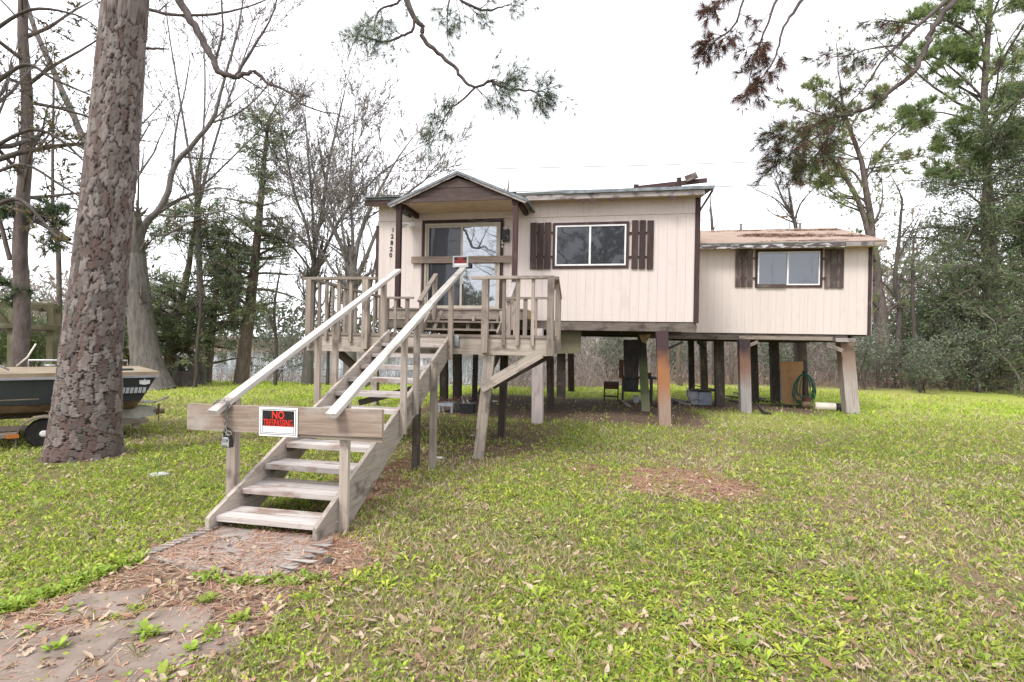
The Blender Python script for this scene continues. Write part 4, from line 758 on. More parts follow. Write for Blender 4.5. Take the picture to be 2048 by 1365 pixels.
tube('boot_shaft', [q + V3(-9 * k, .05, 19 * k), q + V3(-5 * k, .02, 10 * k), q + V3(-1 * k, 0, 4 * k)], [3 * k, 3.2 * k, 3.6 * k], 'rubber', bo_, 10); tube('boot_foot', [q + V3(-2 * k, 0, 3.5 * k), q + V3(4 * k, -.02, 2.6 * k), q + V3(11 * k, -.04, 2.2 * k), q + V3(14 * k, -.05, 2 * k)], [3.6 * k, 3.3 * k, 2.8 * k, 1.2 * k], 'rubber', bo_, 10)
q = at0(890, 826); k = (q - EP).dot(FWD) / F_PX; tt = thing('plastic_table', 'low grey plastic table heaped with rusty clutter behind the stairs', 'table', q)
x0, x1, zt_ = q.x - 15 * k, q.x + 16 * k, q.z + 19 * k
bx('table_top', (x0, x1), (q.y - .02, q.y + .4), (zt_ - 6 * k, zt_), 'dirty_grey', tt, 'a')
for x in (x0 + .03, x1 - .03):
    for y in (q.y + .02, q.y + .36): bx('leg', (x - .025, x + .025), (y - .025, y + .025), (q.z - .01, zt_ - 6 * k), 'dirty_grey', tt, 'z')
for i in range(9): x = rng.uniform(x0, x1); y = q.y + rng.uniform(.05, .35); o = board('scrap', V3(x, y, zt_ + .02 + .01 * i), V3(x + rng.uniform(-.2, .2), y + rng.uniform(-.1, .1), zt_ + .05 + .012 * i), .07, .02, 'red_clutter', None, (0, 0, 1)); tag(o, 'rusty scrap piece heaped on the low grey plastic table', 'scrap', 'rusty scrap on the plastic table')
q = at0(932, 828); k = (q - EP).dot(FWD) / F_PX; clutter('black_bin', 'open black plastic bin beside the low grey table', 'bin', 932, 828, q.y, 28 * k, 18 * k, .3, 'black_plastic', 'black_plastic', q.z)
for i, (dx, dy, h) in enumerate(((-6, .1, 15), (-3, .15, 11), (5, .12, 9))): o = board('stick', V3(q.x + dx * k, q.y + dy, q.z + 18 * k), V3(q.x + (dx - 8) * k, q.y + dy + .05, q.z + (18 + h) * k), .03, .03, 'fascia_wood', None); tag(o, ('tallest pale stick leaning out of the black bin', 'middle pale stick leaning out of the black bin', 'shortest pale stick leaning out of the black bin')[i], 'stick', 'sticks in the black bin')
q = at0(945, 801); o = bx('paving_brick', (q.x - .12, q.x + .12), (q.y, q.y + .2), (q.z - .02, q.z + .09), 'paver', None, 'a', .01); tag(o, 'brown masonry block on the dirt below the deck', 'block')
for i, (px, py, s, lab) in enumerate(((878, 916, .07, 'crumpled pale plastic scrap on the soil below the stairs'), (945, 871, .05, 'small white paper scrap under the deck'), (990, 803, .10, 'white rag on the dirt beneath the deck'), (318, 950, .12, 'flat grey stone in the weeds near the big pine'), (656, 1125, .05, 'pine cone beside the plywood sheet'))):
    q = G(px, py, .012); bm = bmesh.new(); bmesh.ops.create_icosphere(bm, subdivisions=2, radius=1)
    for v in bm.verts: n_v = mnoise.noise(v.co * 2.3 + Vector((i * 7, 0, 0))); v.co = Vector((v.co.x * s * (1 + .35 * n_v), v.co.y * s * .8 * (1 + .35 * n_v), v.co.z * s * (.22 if i < 4 else .7)))
    tag(bobj(('plastic_scrap', 'paper_scrap', 'rag', 'stone', 'pine_cone')[i], bm, ('white_plastic', 'white_plastic', 'white_plastic', 'stone', 'dark_wood')[i], None, Matrix.Translation(q)), lab, ('scrap', 'scrap', 'rag', 'stone', 'pine cone')[i])

# ================================================================== boat on its trailer, arbor, fence, wires
s_top = D(314, 749, 8.55); f_top = D(-20, 752, 7.35); fx = (f_top - s_top); fx.z = 0; fx.normalize(); out = V3(fx.y, -fx.x, 0)
if out.dot(FWD) > 0: out = -out
zk = s_top.z; gb_ = float(gz(s_top.x, s_top.y))
def bt(x, y, z): return s_top + fx * x - out * y + V3(0, 0, z - zk)       # x forward from the stern, y away from us, z height
boat = thing('motorboat', 'old dark blue motorboat with cream deck behind the big pine trunk', 'boat', bt(1.5, 1, gb_))
def loft(name, secs, mat, par, cap=True):
    n = len(secs[0]); V = [p for s in secs for p in s]; Fc = []
    for i in range(len(secs) - 1):
        for j in range(n - 1): Fc.append((i * n + j, i * n + j + 1, (i + 1) * n + j + 1, (i + 1) * n + j))
    if cap: Fc += [tuple(range(n)), tuple(range((len(secs) - 1) * n, len(secs) * n))[::-1]]
    bm = bmesh.new(); vv = [bm.verts.new(p - V[0]) for p in V]; [bm.faces.new([vv[i] for i in f]) for f in Fc]; return bobj(name, bm, mat, par, Matrix.Translation(V[0]))
zkb = D(290, 815, 8.6).z; zch = D(285, 801, 8.6).z
def hsec(x, wd, rise, top, lo, m0, m1):
    "half-open section: from top near side down, across, up far side, between heights m0..m1 (0 keel - 1 top)"
    pr_ = lambda t: .86 + .14 * t
    near = [bt(x + .2 * (1 - t) if x < .3 else x, wd * (1 - pr_(t)), lo + rise + (top - lo - rise) * t) for t in np.linspace(m1, m0, 4)]
    farp = [bt(x + .2 * (1 - t) if x < .3 else x, 2 - wd * (1 - pr_(t)), lo + rise + (top - lo - rise) * t) for t in np.linspace(m0, m1, 4)]
    return near + farp
xs_b = [0, 1.2, 2.6, 3.8, 4.6]; rs_b = [0, 0, .02, .15, .35]; wd_b = [1, 1, 1, 1.6, 2.6]
loft('hull', [hsec(x, w_, r_, zk - .02, zch, 0, 1) for x, r_, w_ in zip(xs_b, rs_b, wd_b)], 'hull_blue', boat)
loft('hull_bottom', [[bt(x + .21, .15, zch + r_ - .004), bt(x + .26, .3, zch - .12 + r_), bt(x + .26, 1, zch - .24 + r_), bt(x + .26, 1.7, zch - .12 + r_), bt(x + .21, 1.85, zch + r_ - .004)] for x, r_ in zip(xs_b[:-1], rs_b)], 'hull_grime', boat)
loft('deck_top', [[bt(x - .03, -.04, zk - .02), bt(x - .03, -.035, zk + .045), bt(x + (.14 if x == 0 else 0), .3, zk + .06), bt(x + (.14 if x == 0 else 0), 1.7, zk + .06), bt(x - .03, 2.035, zk + .045), bt(x - .03, 2.04, zk - .02)] for x in xs_b[:4]], 'hull_cream', boat)
board('rub_rail', bt(-.02, -.045, zk - .03), bt(3.6, -.045, zk - .03), 0.035, .02, 'dirty_grey', boat, -out); board('spray_rail', bt(1.42, .02, zk - .33), bt(3.7, .0, zk - .33), .014, .02, 'trailer_grey', boat, -out)
board('engine_grille', bt(.3, .35, zk + .072), bt(1.0, .35, zk + .072), .3, .015, 'black_plastic', boat, (0, 0, 1))
for i in range(6): board('grille_slat', bt(.33 + i * .12, .22, zk + .084), bt(.33 + i * .12, .5, zk + .084), .02, .012, 'trailer_grey', boat, (0, 0, 1))
tube('grab_rail', [bt(.35, .9, zk + .1), bt(.35, .9, zk + .19), bt(1.6, .9, zk + .2), bt(1.6, .9, zk + .1)], .014, 'silver', boat, 6); tube('bow_rail', [bt(1.75, .14, zk + .09), bt(1.95, .14, zk + .21), bt(3.2, .16, zk + .24)], .014, 'silver', boat, 8); lathe('cleat', [(-.06, .012), (.06, .012)], bt(1.32, .4, zk + .14), fx, 'silver', boat, 8)
board('letter_stripe', bt(.13, .062, zk - .25), bt(1.15, .062, zk - .25), .11, .012, 'black_plastic', boat, -out + V3(0, 0, -.9 * 0))
for i in range(8): wq = .04 if i < 5 else .058; p = bt(.17 + ((i * .72) if i < 5 else 3.6 + (i - 5)) * .075, .05, zk - .25); prism('stripe_bar', [p + fx * -.02 + V3(0, 0, -.045), p + fx * (wq - .02) + V3(0, 0, -.045), p + fx * (wq - .035) + V3(0, 0, .045), p + fx * -.035 + V3(0, 0, .045)], out * -.004, 'decal', boat)
text('boat_lettering', 'uan', .12, bt(.8, .05, zk - .25), -fx, (0, 0, 1), 'decal', boat, .002)
p = bt(.16, .02, zk - .12); prism('registration_sticker', [p + fx * x + V3(0, 0, z) for x, z in ((-.07, -.03), (0, -.045), (.07, -.03), (.07, .03), (.02, .03), (0, .055), (-.02, .03), (-.07, .03))], out * .006, 'sign_white', boat)
tr_plate = prism('trim_tab', [bt(-.02, .3, zch - .05), bt(-.22, .35, zch + .03), bt(-.2, .6, zch - .03), bt(0, .6, zch - .1)], V3(0, 0, .02), 'galv', boat)
lower = zch - .28
loft('stern_drive', [[bt(x, .75 - w_, z - h), bt(x, .75 - w_ * .6, z + h), bt(x, .75 + w_ * .6, z + h), bt(x, .75 + w_, z - h)] for x, z, w_, h in ((.75, zch - .1, .05, .1), (.5, zch - .2, .10, .12), (.2, zch - .24, .11, .11), (-.05, zch - .24, .06, .07))], 'drive_grey', boat)
prism('skeg', [bt(.55, .75, zch - .3), bt(.1, .75, zch - .34), bt(.05, .75, zch - .44), bt(.18, .75, zch - .46)], out * .02, 'drive_grey', boat); prism('cavitation_plate', [bt(.5, .62, zch - .09), bt(-.02, .58, zch - .09), bt(-.02, .92, zch - .09), bt(.5, .88, zch - .09)], V3(0, 0, .015), 'drive_grey', boat)
pc = bt(-.1, .75, zch - .25); lathe('propeller_hub', [(-.08, .045), (.08, .06), (.1, .05)], pc, fx, 'brass', boat, 12)
for i in range(3): an = 2.1 * i + .6; d = out * math.cos(an) + V3(0, 0, math.sin(an)); sd = fx.cross(d); prism('propeller_blade', [pc + d * .04 + sd * .03, pc + d * .1 + sd * .085, pc + d * .17 + sd * .06, pc + d * .175 - sd * .03, pc + d * .1 - sd * .075, pc + d * .04 - sd * .03], fx * .012 + d * .0, 'brass', boat)
trl = thing('boat_trailer', 'rusty single-axle trailer carrying the blue motorboat', 'trailer', bt(1.9, .4, gb_))
wc = D(88, 866, 7.62); wx = (wc - s_top).dot(fx); wy = -(wc - s_top).dot(out); wz = wc.z; r_t = wz - float(gz(wc.x, wc.y)) + .005
for y, sg in ((wy, 1), (2 - wy, -1)):
    c = bt(wx, y, wz); wheel = lathe('wheel', [(-.09, r_t * .62), (-.095, r_t * .9), (-.075, r_t * .98), (-.03, r_t), (.03, r_t), (.075, r_t * .98), (.095, r_t * .9), (.09, r_t * .62)], c, out * sg, 'rubber', trl, 28); lathe('rim', [(.0, r_t * .61), (.085, r_t * .6), (.088, r_t * .54), (.05, r_t * .5), (.055, r_t * .3), (.09, r_t * .22), (.1, r_t * .1)], c, out * sg, 'sign_white', wheel, 24)
    n = 13; vv = []
    for i in range(n):
        an = math.pi * (.0 + 1.0 * i / (n - 1)); rr_ = r_t * 1.16
        for yy in (-.02 - .12, .12): vv.append(bt(wx + rr_ * math.cos(an) * 1.12, y + yy, wz + rr_ * math.sin(an) * .95))
    ff = [(2 * i, 2 * i + 1, 2 * i + 3, 2 * i + 2) for i in range(n - 1)]; o = mobj('fender', [v - vv[0] for v in vv], ff, 'trailer_grey', trl, Matrix.Translation(vv[0])); md = o.modifiers.new('thick', 'SOLIDIFY'); md.thickness = .02
    board('fender_step', bt(wx + r_t * 1.3, y, wz + .0), bt(wx + r_t * 1.3 + .9, y, wz + .0), .22, .05, 'trailer_grey', trl, (0, 0, 1))
    board('frame_rail', bt(.1, y + .25 * sg, wz + .05), bt(4.9, y + .25 * sg, wz + .07), .1, .06, 'trailer_grey', trl, (0, 0, 1)); board('bunk_post', bt(.62, y + .25 * sg, wz + .05), bt(.5, y + .02 * sg, zch + .24), .08, .05, 'trailer_grey', trl, out); lathe('guide_roller', [(-.05, .03), (-.03, .05), (.03, .05), (.05, .03)], bt(.52, y + .0 * sg, zch + .28), fx, 'dirty_grey', trl, 12)
    board('bunk', bt(.3, .55 if sg > 0 else 1.45, zch - .1), bt(3.4, .55 if sg > 0 else 1.45, zch - .06), .1, .05, 'rust', trl, (0, 0, 1))
board('marker_lamp', bt(wx + r_t * 1.22, wy - .13, wz - .005), bt(wx + r_t * 1.22 + .13, wy - .13, wz - .005), .05, .03, 'amber', trl, out)
board('axle', bt(wx, wy, wz - .02), bt(wx, 2 - wy, wz - .02), .07, .07, 'rust', trl, (0, 0, 1)); board('rear_cross_bar', bt(.25, .1, wz - .02), bt(.25, 1.9, wz - .02), .09, .06, 'trailer_grey', trl, (0, 0, 1)); tube('brake_hose', [bt(wx + r_t * 1.4, wy, wz - .06), bt(wx + r_t * 1.45, wy - .03, wz - .25), bt(wx + r_t * 1.3, wy - .03, wz - .36)], .01, 'dirty_grey', trl, 5)
tube('tongue', [bt(4.9, .4, wz + .06), bt(6.1, 1, wz + .05), bt(4.9, 1.6, wz + .06)], .045, 'trailer_grey', trl, 6); lathe('tongue_jack', [(0, .05), (.03, .03), (wz + .5 - gb_, .03)], V3(*bt(6.0, 1, gb_ - .02)), (0, 0, 1), 'trailer_grey', trl, 10)
# arbor behind the boat
AD = 12.0; ab = thing('wooden_arbor', 'old mossy timber arbor behind the boat', 'arbor', G(30, 830))
P_ = lambda px, py, d=AD: D(px, py, d)
for px in (29, 107):
    q = P_(px, 700); bx('post', (q.x - .09, q.x + .09), (q.y - .09, q.y + .09), (float(gz(q.x, q.y)) - .1, P_(px, 617).z), 'green_wood', ab, 'z', .01)
board('beam', P_(-160, 596), P_(118, 620), .15, .09, 'green_wood', ab, (0, -1, 0), .01, .01); board('beam', P_(-160, 600, 13.2), P_(112, 613, 13.2), .12, .08, 'green_wood', ab, (0, -1, 0), .01, .01)
board('rail', P_(-150, 643, 11.85), P_(116, 657, 11.85), .11, .05, 'green_wood', ab, (0, -1, 0), .006, .006); board('rail', P_(-150, 656, 12.1), P_(116, 661, 12.1), .07, .05, 'dark_wood', ab); board('brace', P_(-12, 614, 11.9), P_(18, 652, 11.9), .09, .05, 'green_wood', ab)
for i in range(5): board('rafter', P_(-120 + i * 50, 604 + i * 4, 11.8), P_(-110 + i * 48, 601 + i * 3, 13.4), .1, .04, 'green_wood', ab, (1, 0, 0))
tube('pole', [P_(33, 733, 9.0), P_(55, 715, 9.05), P_(72, 688, 9.1)], .014, 'ivory', boat, 6)
# fence
fc = thing('chain_link_fence', 'rusty chain-link fence between the trees and the lake', 'fence', G(500, 745)); prev = None; FP = []
for px in range(300, 1010, 47):
    FP.append(D(px, 737 + (px - 450) * .010, 27 + .6 * math.sin(px * .02)))
for p in FP: g_ = float(gz(p.x, p.y)); tube('post', [V3(p.x, p.y, g_ - .1), V3(p.x, p.y, p.z + .03)], .03, 'dirty_grey', fc, 6)
tube('top_rail', FP, .022, 'dirty_grey', fc, 6)
Vw, Fw = [], []
for p, q in zip(FP, FP[1:]):
    g0, g1 = float(gz(p.x, p.y)), float(gz(q.x, q.y)); n = 14
    for i in range(n):
        for s_ in (0, 1):
            f0, f1 = i / n, min(1, max(0, (i + (1 if s_ else -1) * 8) / n)); z0, z1 = 0, abs(f1 - f0) * n / 8
            u = p.lerp(q, f0); v = p.lerp(q, f1); u = V3(u.x, u.y, g0 + .05); v = V3(v.x, v.y, g0 + .05 + (p.z - g0 - .06) * z1); k0 = len(Vw); d = V3(.004, 0, 0); Vw += [u - d, u + d, v + d, v - d]; Fw.append((k0, k0 + 1, k0 + 2, k0 + 3))
o = mobj('wire_mesh', Vw, Fw, 'dirty_grey', fc); o.parent = fc; o.matrix_basis = WM[fc].inverted(); o['kind'] = 'stuff'
for i, (pts, d0, d1, r, lab) in enumerate(((((520, 350), (905, 340), (1300, 331), (1560, 323), (2100, 306)), 40, 44, .028, 'topmost overhead power line above the house'), (((760, 392), (1060, 383), (1430, 374), (1700, 366), (2100, 352)), 40, 44, .03, 'overhead power line second from the top'), (((1000, 388), (1260, 377), (1430, 371), (1700, 362), (2100, 349)), 46, 50, .018, 'thin overhead wire close below the second power line'), (((1300, 441), (1500, 441), (1750, 442), (2060, 444)), 46, 50, .022, 'lowest overhead line just above the rear wing roof'), (((380, 560), (500, 563), (615, 568), (720, 572)), 60, 60, .03, 'low distant wire crossing behind the deck railing'))):
    o = tube('power_line', [D(x, y, d0 + (d1 - d0) * j / 4) for j, (x, y) in enumerate(pts)], r, 'black_plastic', None, 5); tag(o, lab, 'power line', 'overhead wires')
# ================================================================== trees
class Wood:
    "collects tapered limbs as one mesh"
    def __init__(s): s.V, s.F, s.n = [], [], 0
    def limb(s, pts, rad_, k):
        P = np.asarray(pts, float); n = len(P); T = np.gradient(P, axis=0); T /= np.linalg.norm(T, axis=1)[:, None] + 1e-9
        ref = np.array((0, 0, 1.0)) if abs(T[0][2]) < .8 else np.array((1.0, 0, 0)); U = np.cross(T, ref); U /= np.linalg.norm(U, axis=1)[:, None] + 1e-9; W = np.cross(T, U)
        an = np.arange(k) * 2 * np.pi / k; R = np.asarray(rad_, float)[:, None, None]
        ring = P[:, None, :] + R * (U[:, None, :] * np.cos(an)[None, :, None] + W[:, None, :] * np.sin(an)[None, :, None])
        s.V.append(ring.reshape(-1, 3)); i = np.arange(n - 1)[:, None] * k; j = np.arange(k)[None, :]; j2 = (j + 1) % k
        s.F.append((np.stack([i + j, i + j2, i + k + j2, i + k + j], -1).reshape(-1, 4) + s.n)); s.n += n * k
    def build(s, name, mat, parent, smooth=True): 
        if not s.V: return None
        o = bigmesh(name, np.concatenate(s.V), [np.concatenate(s.F)], mat, None, parent, smooth)
        if name in ('branches', 'twigs', 'crown', 'stems'): o['kind'] = 'stuff'
        return o
class Leaves:
    def __init__(s): s.P, s.D, s.L, s.W, s.C = [], [], [], [], []
    def add(s, P, Dv, Ln, Wd, Cl): s.P.append(P); s.D.append(Dv); s.L.append(Ln); s.W.append(Wd); s.C.append(Cl)
    def build(s, name, mat, parent, kite=False):
        if not s.P: return
        P, Dv, Ln, Wd, Cl = (np.concatenate(x) for x in (s.P, s.D, s.L, s.W, s.C)); n = len(P)
        Dv = Dv / (np.linalg.norm(Dv, axis=1)[:, None] + 1e-9); S = np.cross(Dv, NR.normal(size=(n, 3))); S /= np.linalg.norm(S, axis=1)[:, None] + 1e-9; S *= Wd[:, None] / 2; E = P + Dv * Ln[:, None]
        if kite: M_ = P + Dv * (Ln * .45)[:, None]; V = np.stack([P, M_ - S, E, M_ + S], 1); f = np.arange(n * 4).reshape(-1, 4); r = 4
        else: V = np.stack([P - S, P + S, E], 1); f = np.arange(n * 3).reshape(-1, 3); r = 3
        o = bigmesh(name, V.reshape(-1, 3), [f], mat, np.repeat(Cl, r, 0), parent); o['kind'] = 'stuff'; return o
def unit(v): return v / (np.linalg.norm(v) + 1e-9)
def rdir(): return unit(NR.normal(size=3))
def grow(S, p, d, L, r, lev):
    "one limb and its side shoots"
    o = S['o']; n = max(3, int(L / S['seg'][min(lev, len(S['seg']) - 1)])); n = min(n, 9); pts = [p]; dirs = [d]; dd = d.copy()
    for i in range(n):
        dd = unit(dd + rdir() * S['wig'] + np.array((0, 0, S['up'][min(lev, len(S['up']) - 1)])) / n); p = p + dd * L / n; pts.append(p); dirs.append(dd)
    rr = r * (1 - .72 * np.linspace(0, 1, n + 1)); 
    if lev >= S['max']: rr[-1] = max(rr[-1] * .4, .001)
    big = r > S['cut']; (o['trunk'] if big else o['twig']).limb(pts, rr, 7 if r > .06 else (5 if r > .025 else 3))
    shoots(S, pts, dirs, rr, L, lev)
def shoots(S, pts, dirs, rr, L, lev, f0=.25, count=None):
    n = len(pts) - 1
    if lev < S['max']:
        c = count or S['n'][min(lev, len(S['n']) - 1)]
        for _ in range(c):
            f = NR.uniform(f0, 1); i = min(int(f * n), n - 1); q = pts[i] + (pts[i + 1] - pts[i]) * (f * n - i); d = dirs[min(i + 1, n)]; sd = rdir(); sd = unit(sd - d * sd.dot(d)); an = rad(NR.uniform(*S['ang']))
            if S.get('flat') and lev >= 1: sd = unit(sd * np.array((1, 1, S['flat'])))
            cd_ = unit(d * math.cos(an) + sd * math.sin(an)); ln = L * (S['ratio'] if lev == 0 else S.get('ratio2', S['ratio'])) * NR.uniform(.65, 1.2) * (1.1 - .5 * f); grow(S, q, cd_, ln, max(rr[i] * NR.uniform(.28, .5), S['rmin']), lev + 1)
        if lev > 0 or S.get('tip', True): 
            if lev + 1 <= S['max']: grow(S, pts[-1], unit(dirs[-1] + rdir() * .25), L * S['ratio'] * .8, max(rr[-1], S['rmin']), lev + 1)
    if S.get('leaf'): S['leaf'](S, pts, dirs, lev)
def pine_leaf(cols, ln=(.13, .2), wd=.006, per=16, every=1, mindlev=1, spread=.75):
    def f(S, pts, dirs, lev):
        if lev < S['max'] - mindlev + 1: return
        for i in range(1, len(pts)):
            if i < len(pts) - 1 and NR.random() > every: continue
            m = per if i == len(pts) - 1 else per // 2; P = np.repeat(pts[i][None], m, 0); Dv = dirs[i][None] * .75 + NR.normal(size=(m, 3)) * spread * .6 + np.array((0, 0, S.get('lift', .15)))
            c = np.asarray(cols[NR.integers(len(cols))]); S['o']['leaf'].add(P, Dv, NR.uniform(*ln, m), np.full(m, wd), shade(c, m, .3, .1))
    return f
def cedar_leaf(cols, ln=(.10, .2), wd=.05, per=9):
    def f(S, pts, dirs, lev):
        if lev < S['max'] - 0: return
        for i in range(1, len(pts)):
            P = np.repeat(pts[i][None], per, 0) + NR.normal(size=(per, 3)) * S.get('puff', .08); Dv = dirs[i][None] * .7 + NR.normal(size=(per, 3)) * .55; c = np.asarray(cols[NR.integers(len(cols))])
            S['o']['leaf'].add(P, Dv, NR.uniform(*ln, per), np.full(per, wd) * NR.uniform(.6, 1.3, per), shade(c, per, .35, .12))
    return f
def bud_leaf(cols, prob=.5, ln=(.03, .06), wd=.03):
    def f(S, pts, dirs, lev):
        if lev < S['max'] or NR.random() > prob: return
        m = 3; P = np.stack([pts[NR.integers(1, len(pts))] for _ in range(m)]); S['o']['leaf'].add(P, NR.normal(size=(m, 3)), NR.uniform(*ln, m), np.full(m, wd), shade(cols, m, .3, .1))
    return f
def smoothpath(P, R, n):
    P = np.asarray(P, float); t = np.linspace(0, len(P) - 1, n); i = np.clip(t.astype(int), 0, len(P) - 2); f = (t - i)[:, None]
    P0, P1, P2, P3 = P[np.maximum(i - 1, 0)], P[i], P[i + 1], P[np.minimum(i + 2, len(P) - 1)]
    Q = .5 * (2 * P1 + (P2 - P0) * f + (2 * P0 - 5 * P1 + 4 * P2 - P3) * f ** 2 + (3 * P1 - P0 - 3 * P2 + P3) * f ** 3)
    return Q, np.interp(t, np.arange(len(P)), R)
def tree(name, label, group, depth, traces, S, trunkm, twigm, leafm=None, leafname='crown', kite=False, ground=True, root=None, crown='crown', jit=.6):
    """traces: limbs followed from the photo as (px, py, width px[, extra depth]) ; the first starts at the ground"""
    o = dict(trunk=Wood(), twig=Wood(), leaf=Leaves()); S = dict(S); S['o'] = o; ends = []
    t0 = traces[0]
    if ground and 'keep' not in S: depth = (G(t0[0][0], t0[0][1]) - EP).dot(FWD)
    k = depth / F_PX; S['f0'] = S.get('f0', .45)
    for ti, tr in enumerate(traces):
        spec = {}
        if isinstance(tr, tuple) and isinstance(tr[1], dict): tr, spec = tr
        P = [np.array(D(q[0], q[1], depth + (q[3] if len(q) > 3 else 0))) for q in tr]; R = [q[2] * k / 2 * (1 if ti == 0 else S.get('lw', .78)) * math.cos(math.atan((q[0] - 1024) / F_PX)) for q in tr]
        if ti == 0 and ground: g_ = float(gz(P[0][0], P[0][1])); P[0][2] = g_ - .1; base = Vector((P[0][0], P[0][1], g_))
        if ti == 0 and not ground: base = Vector((P[0][0], P[0][1], float(gz(P[0][0], P[0][1]))))
        n = max(6, len(P) * 4); Q, RR = smoothpath(P, R, n)
        Q[2:-1] += NR.normal(size=(n - 3, 3)) * min(R[0], .12) * .05
        o['trunk' if RR[0] > .02 else 'twig'].limb(Q, RR, 12 if R[0] > .08 else 6)
        dirs = [unit(v) for v in np.gradient(Q, axis=0)]; Ltot = float(np.linalg.norm(np.diff(Q, axis=0), axis=1).sum())
        shoots(S, list(Q), dirs, RR, spec.get('L', Ltot * .8), spec.get('lev', 0), spec.get('f0', S['f0'] if ti == 0 else .1), spec.get('n'))
    if root is None: root = thing(name, label, 'tree', base, 0, group)
    o['trunk'].build('trunk', trunkm, root)
    tw = o['twig'].build(crown if not o['leaf'].P else 'branches', twigm, root)
    if o['leaf'].P: o['leaf'].build(leafname, leafm, root, kite)
    return root
BARE = dict(seg=(.6, .5, .35, .25), wig=.16, up=(.3, .3, .25, .15), n=(11, 8, 6, 5), ang=(25, 55), ratio=.5, rmin=.006, cut=.035, max=3)
G1, G2, G3 = (.10, .14, .08), (.15, .195, .095), (.2, .23, .1)
# big pine in front: trunk with plated bark
bigp = thing('pine_tree', 'thick leaning pine trunk with plated reddish bark in front of the boat', 'tree', G(165, 918))
tp = [(163, 935, 178), (166, 905, 166), (172, 850, 150), (178, 780, 138), (184, 700, 128), (205, 500, 114), (230, 250, 105), (252, 0, 94), (285, -350, 82), (315, -800, 68), (335, -1300, 50), (345, -1700, 30)]
gd = (G(165, 918) - EP).dot(FWD) + .15; Pn = [np.array(D(x, y, gd)) for x, y, w_ in tp]; Rn = [w_ * gd / F_PX / 2 * math.cos(math.atan((x - 1024) / F_PX)) for x, _, w_ in tp]
NV, NU = 1100, 160; Q, RR = smoothpath(Pn, Rn, NV)
# spend rows on the visible part
hv = np.concatenate([np.linspace(0, .62, 640), np.linspace(.622, 1, 80)]) * (NV - 1); Q = np.stack([np.interp(hv, np.arange(NV), Q[:, i]) for i in range(3)], 1); RR = np.interp(hv, np.arange(NV), RR)
S_ = np.concatenate([[0], np.cumsum(np.linalg.norm(np.diff(Q, axis=0), axis=1))]); th = np.arange(NU) * 2 * np.pi / NU
TT, SS = np.meshgrid(th, S_); cw, chh = .108, .19      # plate size
r0_ = .38; nc = max(6, int(round(2 * np.pi * r0_ / cw))); wu, wv = pnoise(TT * r0_ * 2, SS, 16, 71) - .5, pnoise(TT * r0_ * 2, SS, 16, 72) - .5; u = TT / (2 * np.pi) * nc + .25 * np.sin(SS * 4 + TT * 2) + .75 * wu; v = SS / chh + .3 * np.sin(TT * 3 + SS * 2.1) + .7 * wv
jr = np.random.default_rng(5); JX, JY, JC = jr.uniform(-.42, .42, (nc, 400)), jr.uniform(-.46, .46, (nc, 400)), jr.uniform(0, 1, (nc, 400))
iu, iv = np.floor(u).astype(int), np.floor(v).astype(int); F1 = np.full(u.shape, 9.0); F2 = F1.copy(); ID = np.zeros(u.shape); DX = np.zeros(u.shape); DY = np.zeros(u.shape)
for dx in (-1, 0, 1):
    for dy in (-2, -1, 0, 1, 2):
        cu, cv = (iu + dx), (iv + dy); ci, cj = cu % nc, np.clip(cv, 0, 399); px_ = cu + .5 + JX[ci, cj] + .5 * (cv % 2); py_2 = cv + .5 + JY[ci, cj]
        ex, ey = u - px_, v - py_2; d = np.hypot(ex, ey) + .10 * np.sin(ex * 9 + cv) * .5; nw = d < F1; F2 = np.where(nw, F1, np.minimum(F2, d)); F1 = np.where(nw, d, F1); ID = np.where(nw, JC[ci, cj], ID); DX = np.where(nw, ex, DX); DY = np.where(nw, ey, DY)
edge = F2 - F1; fine = pnoise(TT * r0_ * 3, SS, 14, 8); fine2 = pnoise(TT * r0_ * 3, SS, 45, 9)
flake = ss(.5, .56, pnoise(TT * r0_ * 3 + ID * 9, SS + ID * 5, 17, 73)) * .006; hgt_ = ss(.0, .10, edge + .13 * (fine - .5)) * (.016 + .008 * ID) + .004 * (DX * (ID - .5) * 2 - DY * .7) + .003 * (fine2 - .5) + flake * .8
Tn = np.gradient(Q, axis=0); Tn /= np.linalg.norm(Tn, axis=1)[:, None]; U_ = np.cross(Tn, np.array(FWD)); U_ /= np.linalg.norm(U_, axis=1)[:, None]; W_ = np.cross(Tn, U_)
flare = 1 + .10 * np.exp(-S_ / .25)[:, None] * np.sin(TT * 5 + 1); RAD = (RR[:, None] * flare - .02) + hgt_
Vv = Q[:, None, :] + RAD[..., None] * (U_[:, None, :] * np.cos(TT)[..., None] + W_[:, None, :] * np.sin(TT)[..., None])
plate = np.array((.16, .14, .132))[None, None] * (.55 + .85 * ID[..., None]); rust_ = np.array((.125, .078, .068))[None, None]; mixf = np.maximum(ss(.5, .62, pnoise(TT * r0_ * 3 + ID * 9, SS + ID * 5, 17, 73)) * .0 + ss(.62, .75, pnoise(TT * r0_ * 3, SS, 6, 4) * .6 + .45 * (1 - ID)), ss(.52, .50, pnoise(TT * r0_ * 3 + ID * 9, SS + ID * 5, 17, 73)) * .55)[..., None]
colb = plate * (1 - .65 * mixf) + rust_ * .65 * mixf; colb = colb * (.8 + .45 * fine2[..., None]); cr_ = ss(-.02, .13, edge + .13 * (fine - .5))[..., None]; colb = np.array((.022, .018, .017)) * (1 - cr_) + colb * cr_
ii = np.arange(len(S_) * NU).reshape(len(S_), NU); jn = np.roll(ii, -1, 1)
bigmesh('trunk', Vv.reshape(-1, 3), [np.stack([ii[:-1], jn[:-1], jn[1:], ii[1:]], -1).reshape(-1, 4)], 'bark_plate_mat', colb.reshape(-1, 3), bigp)
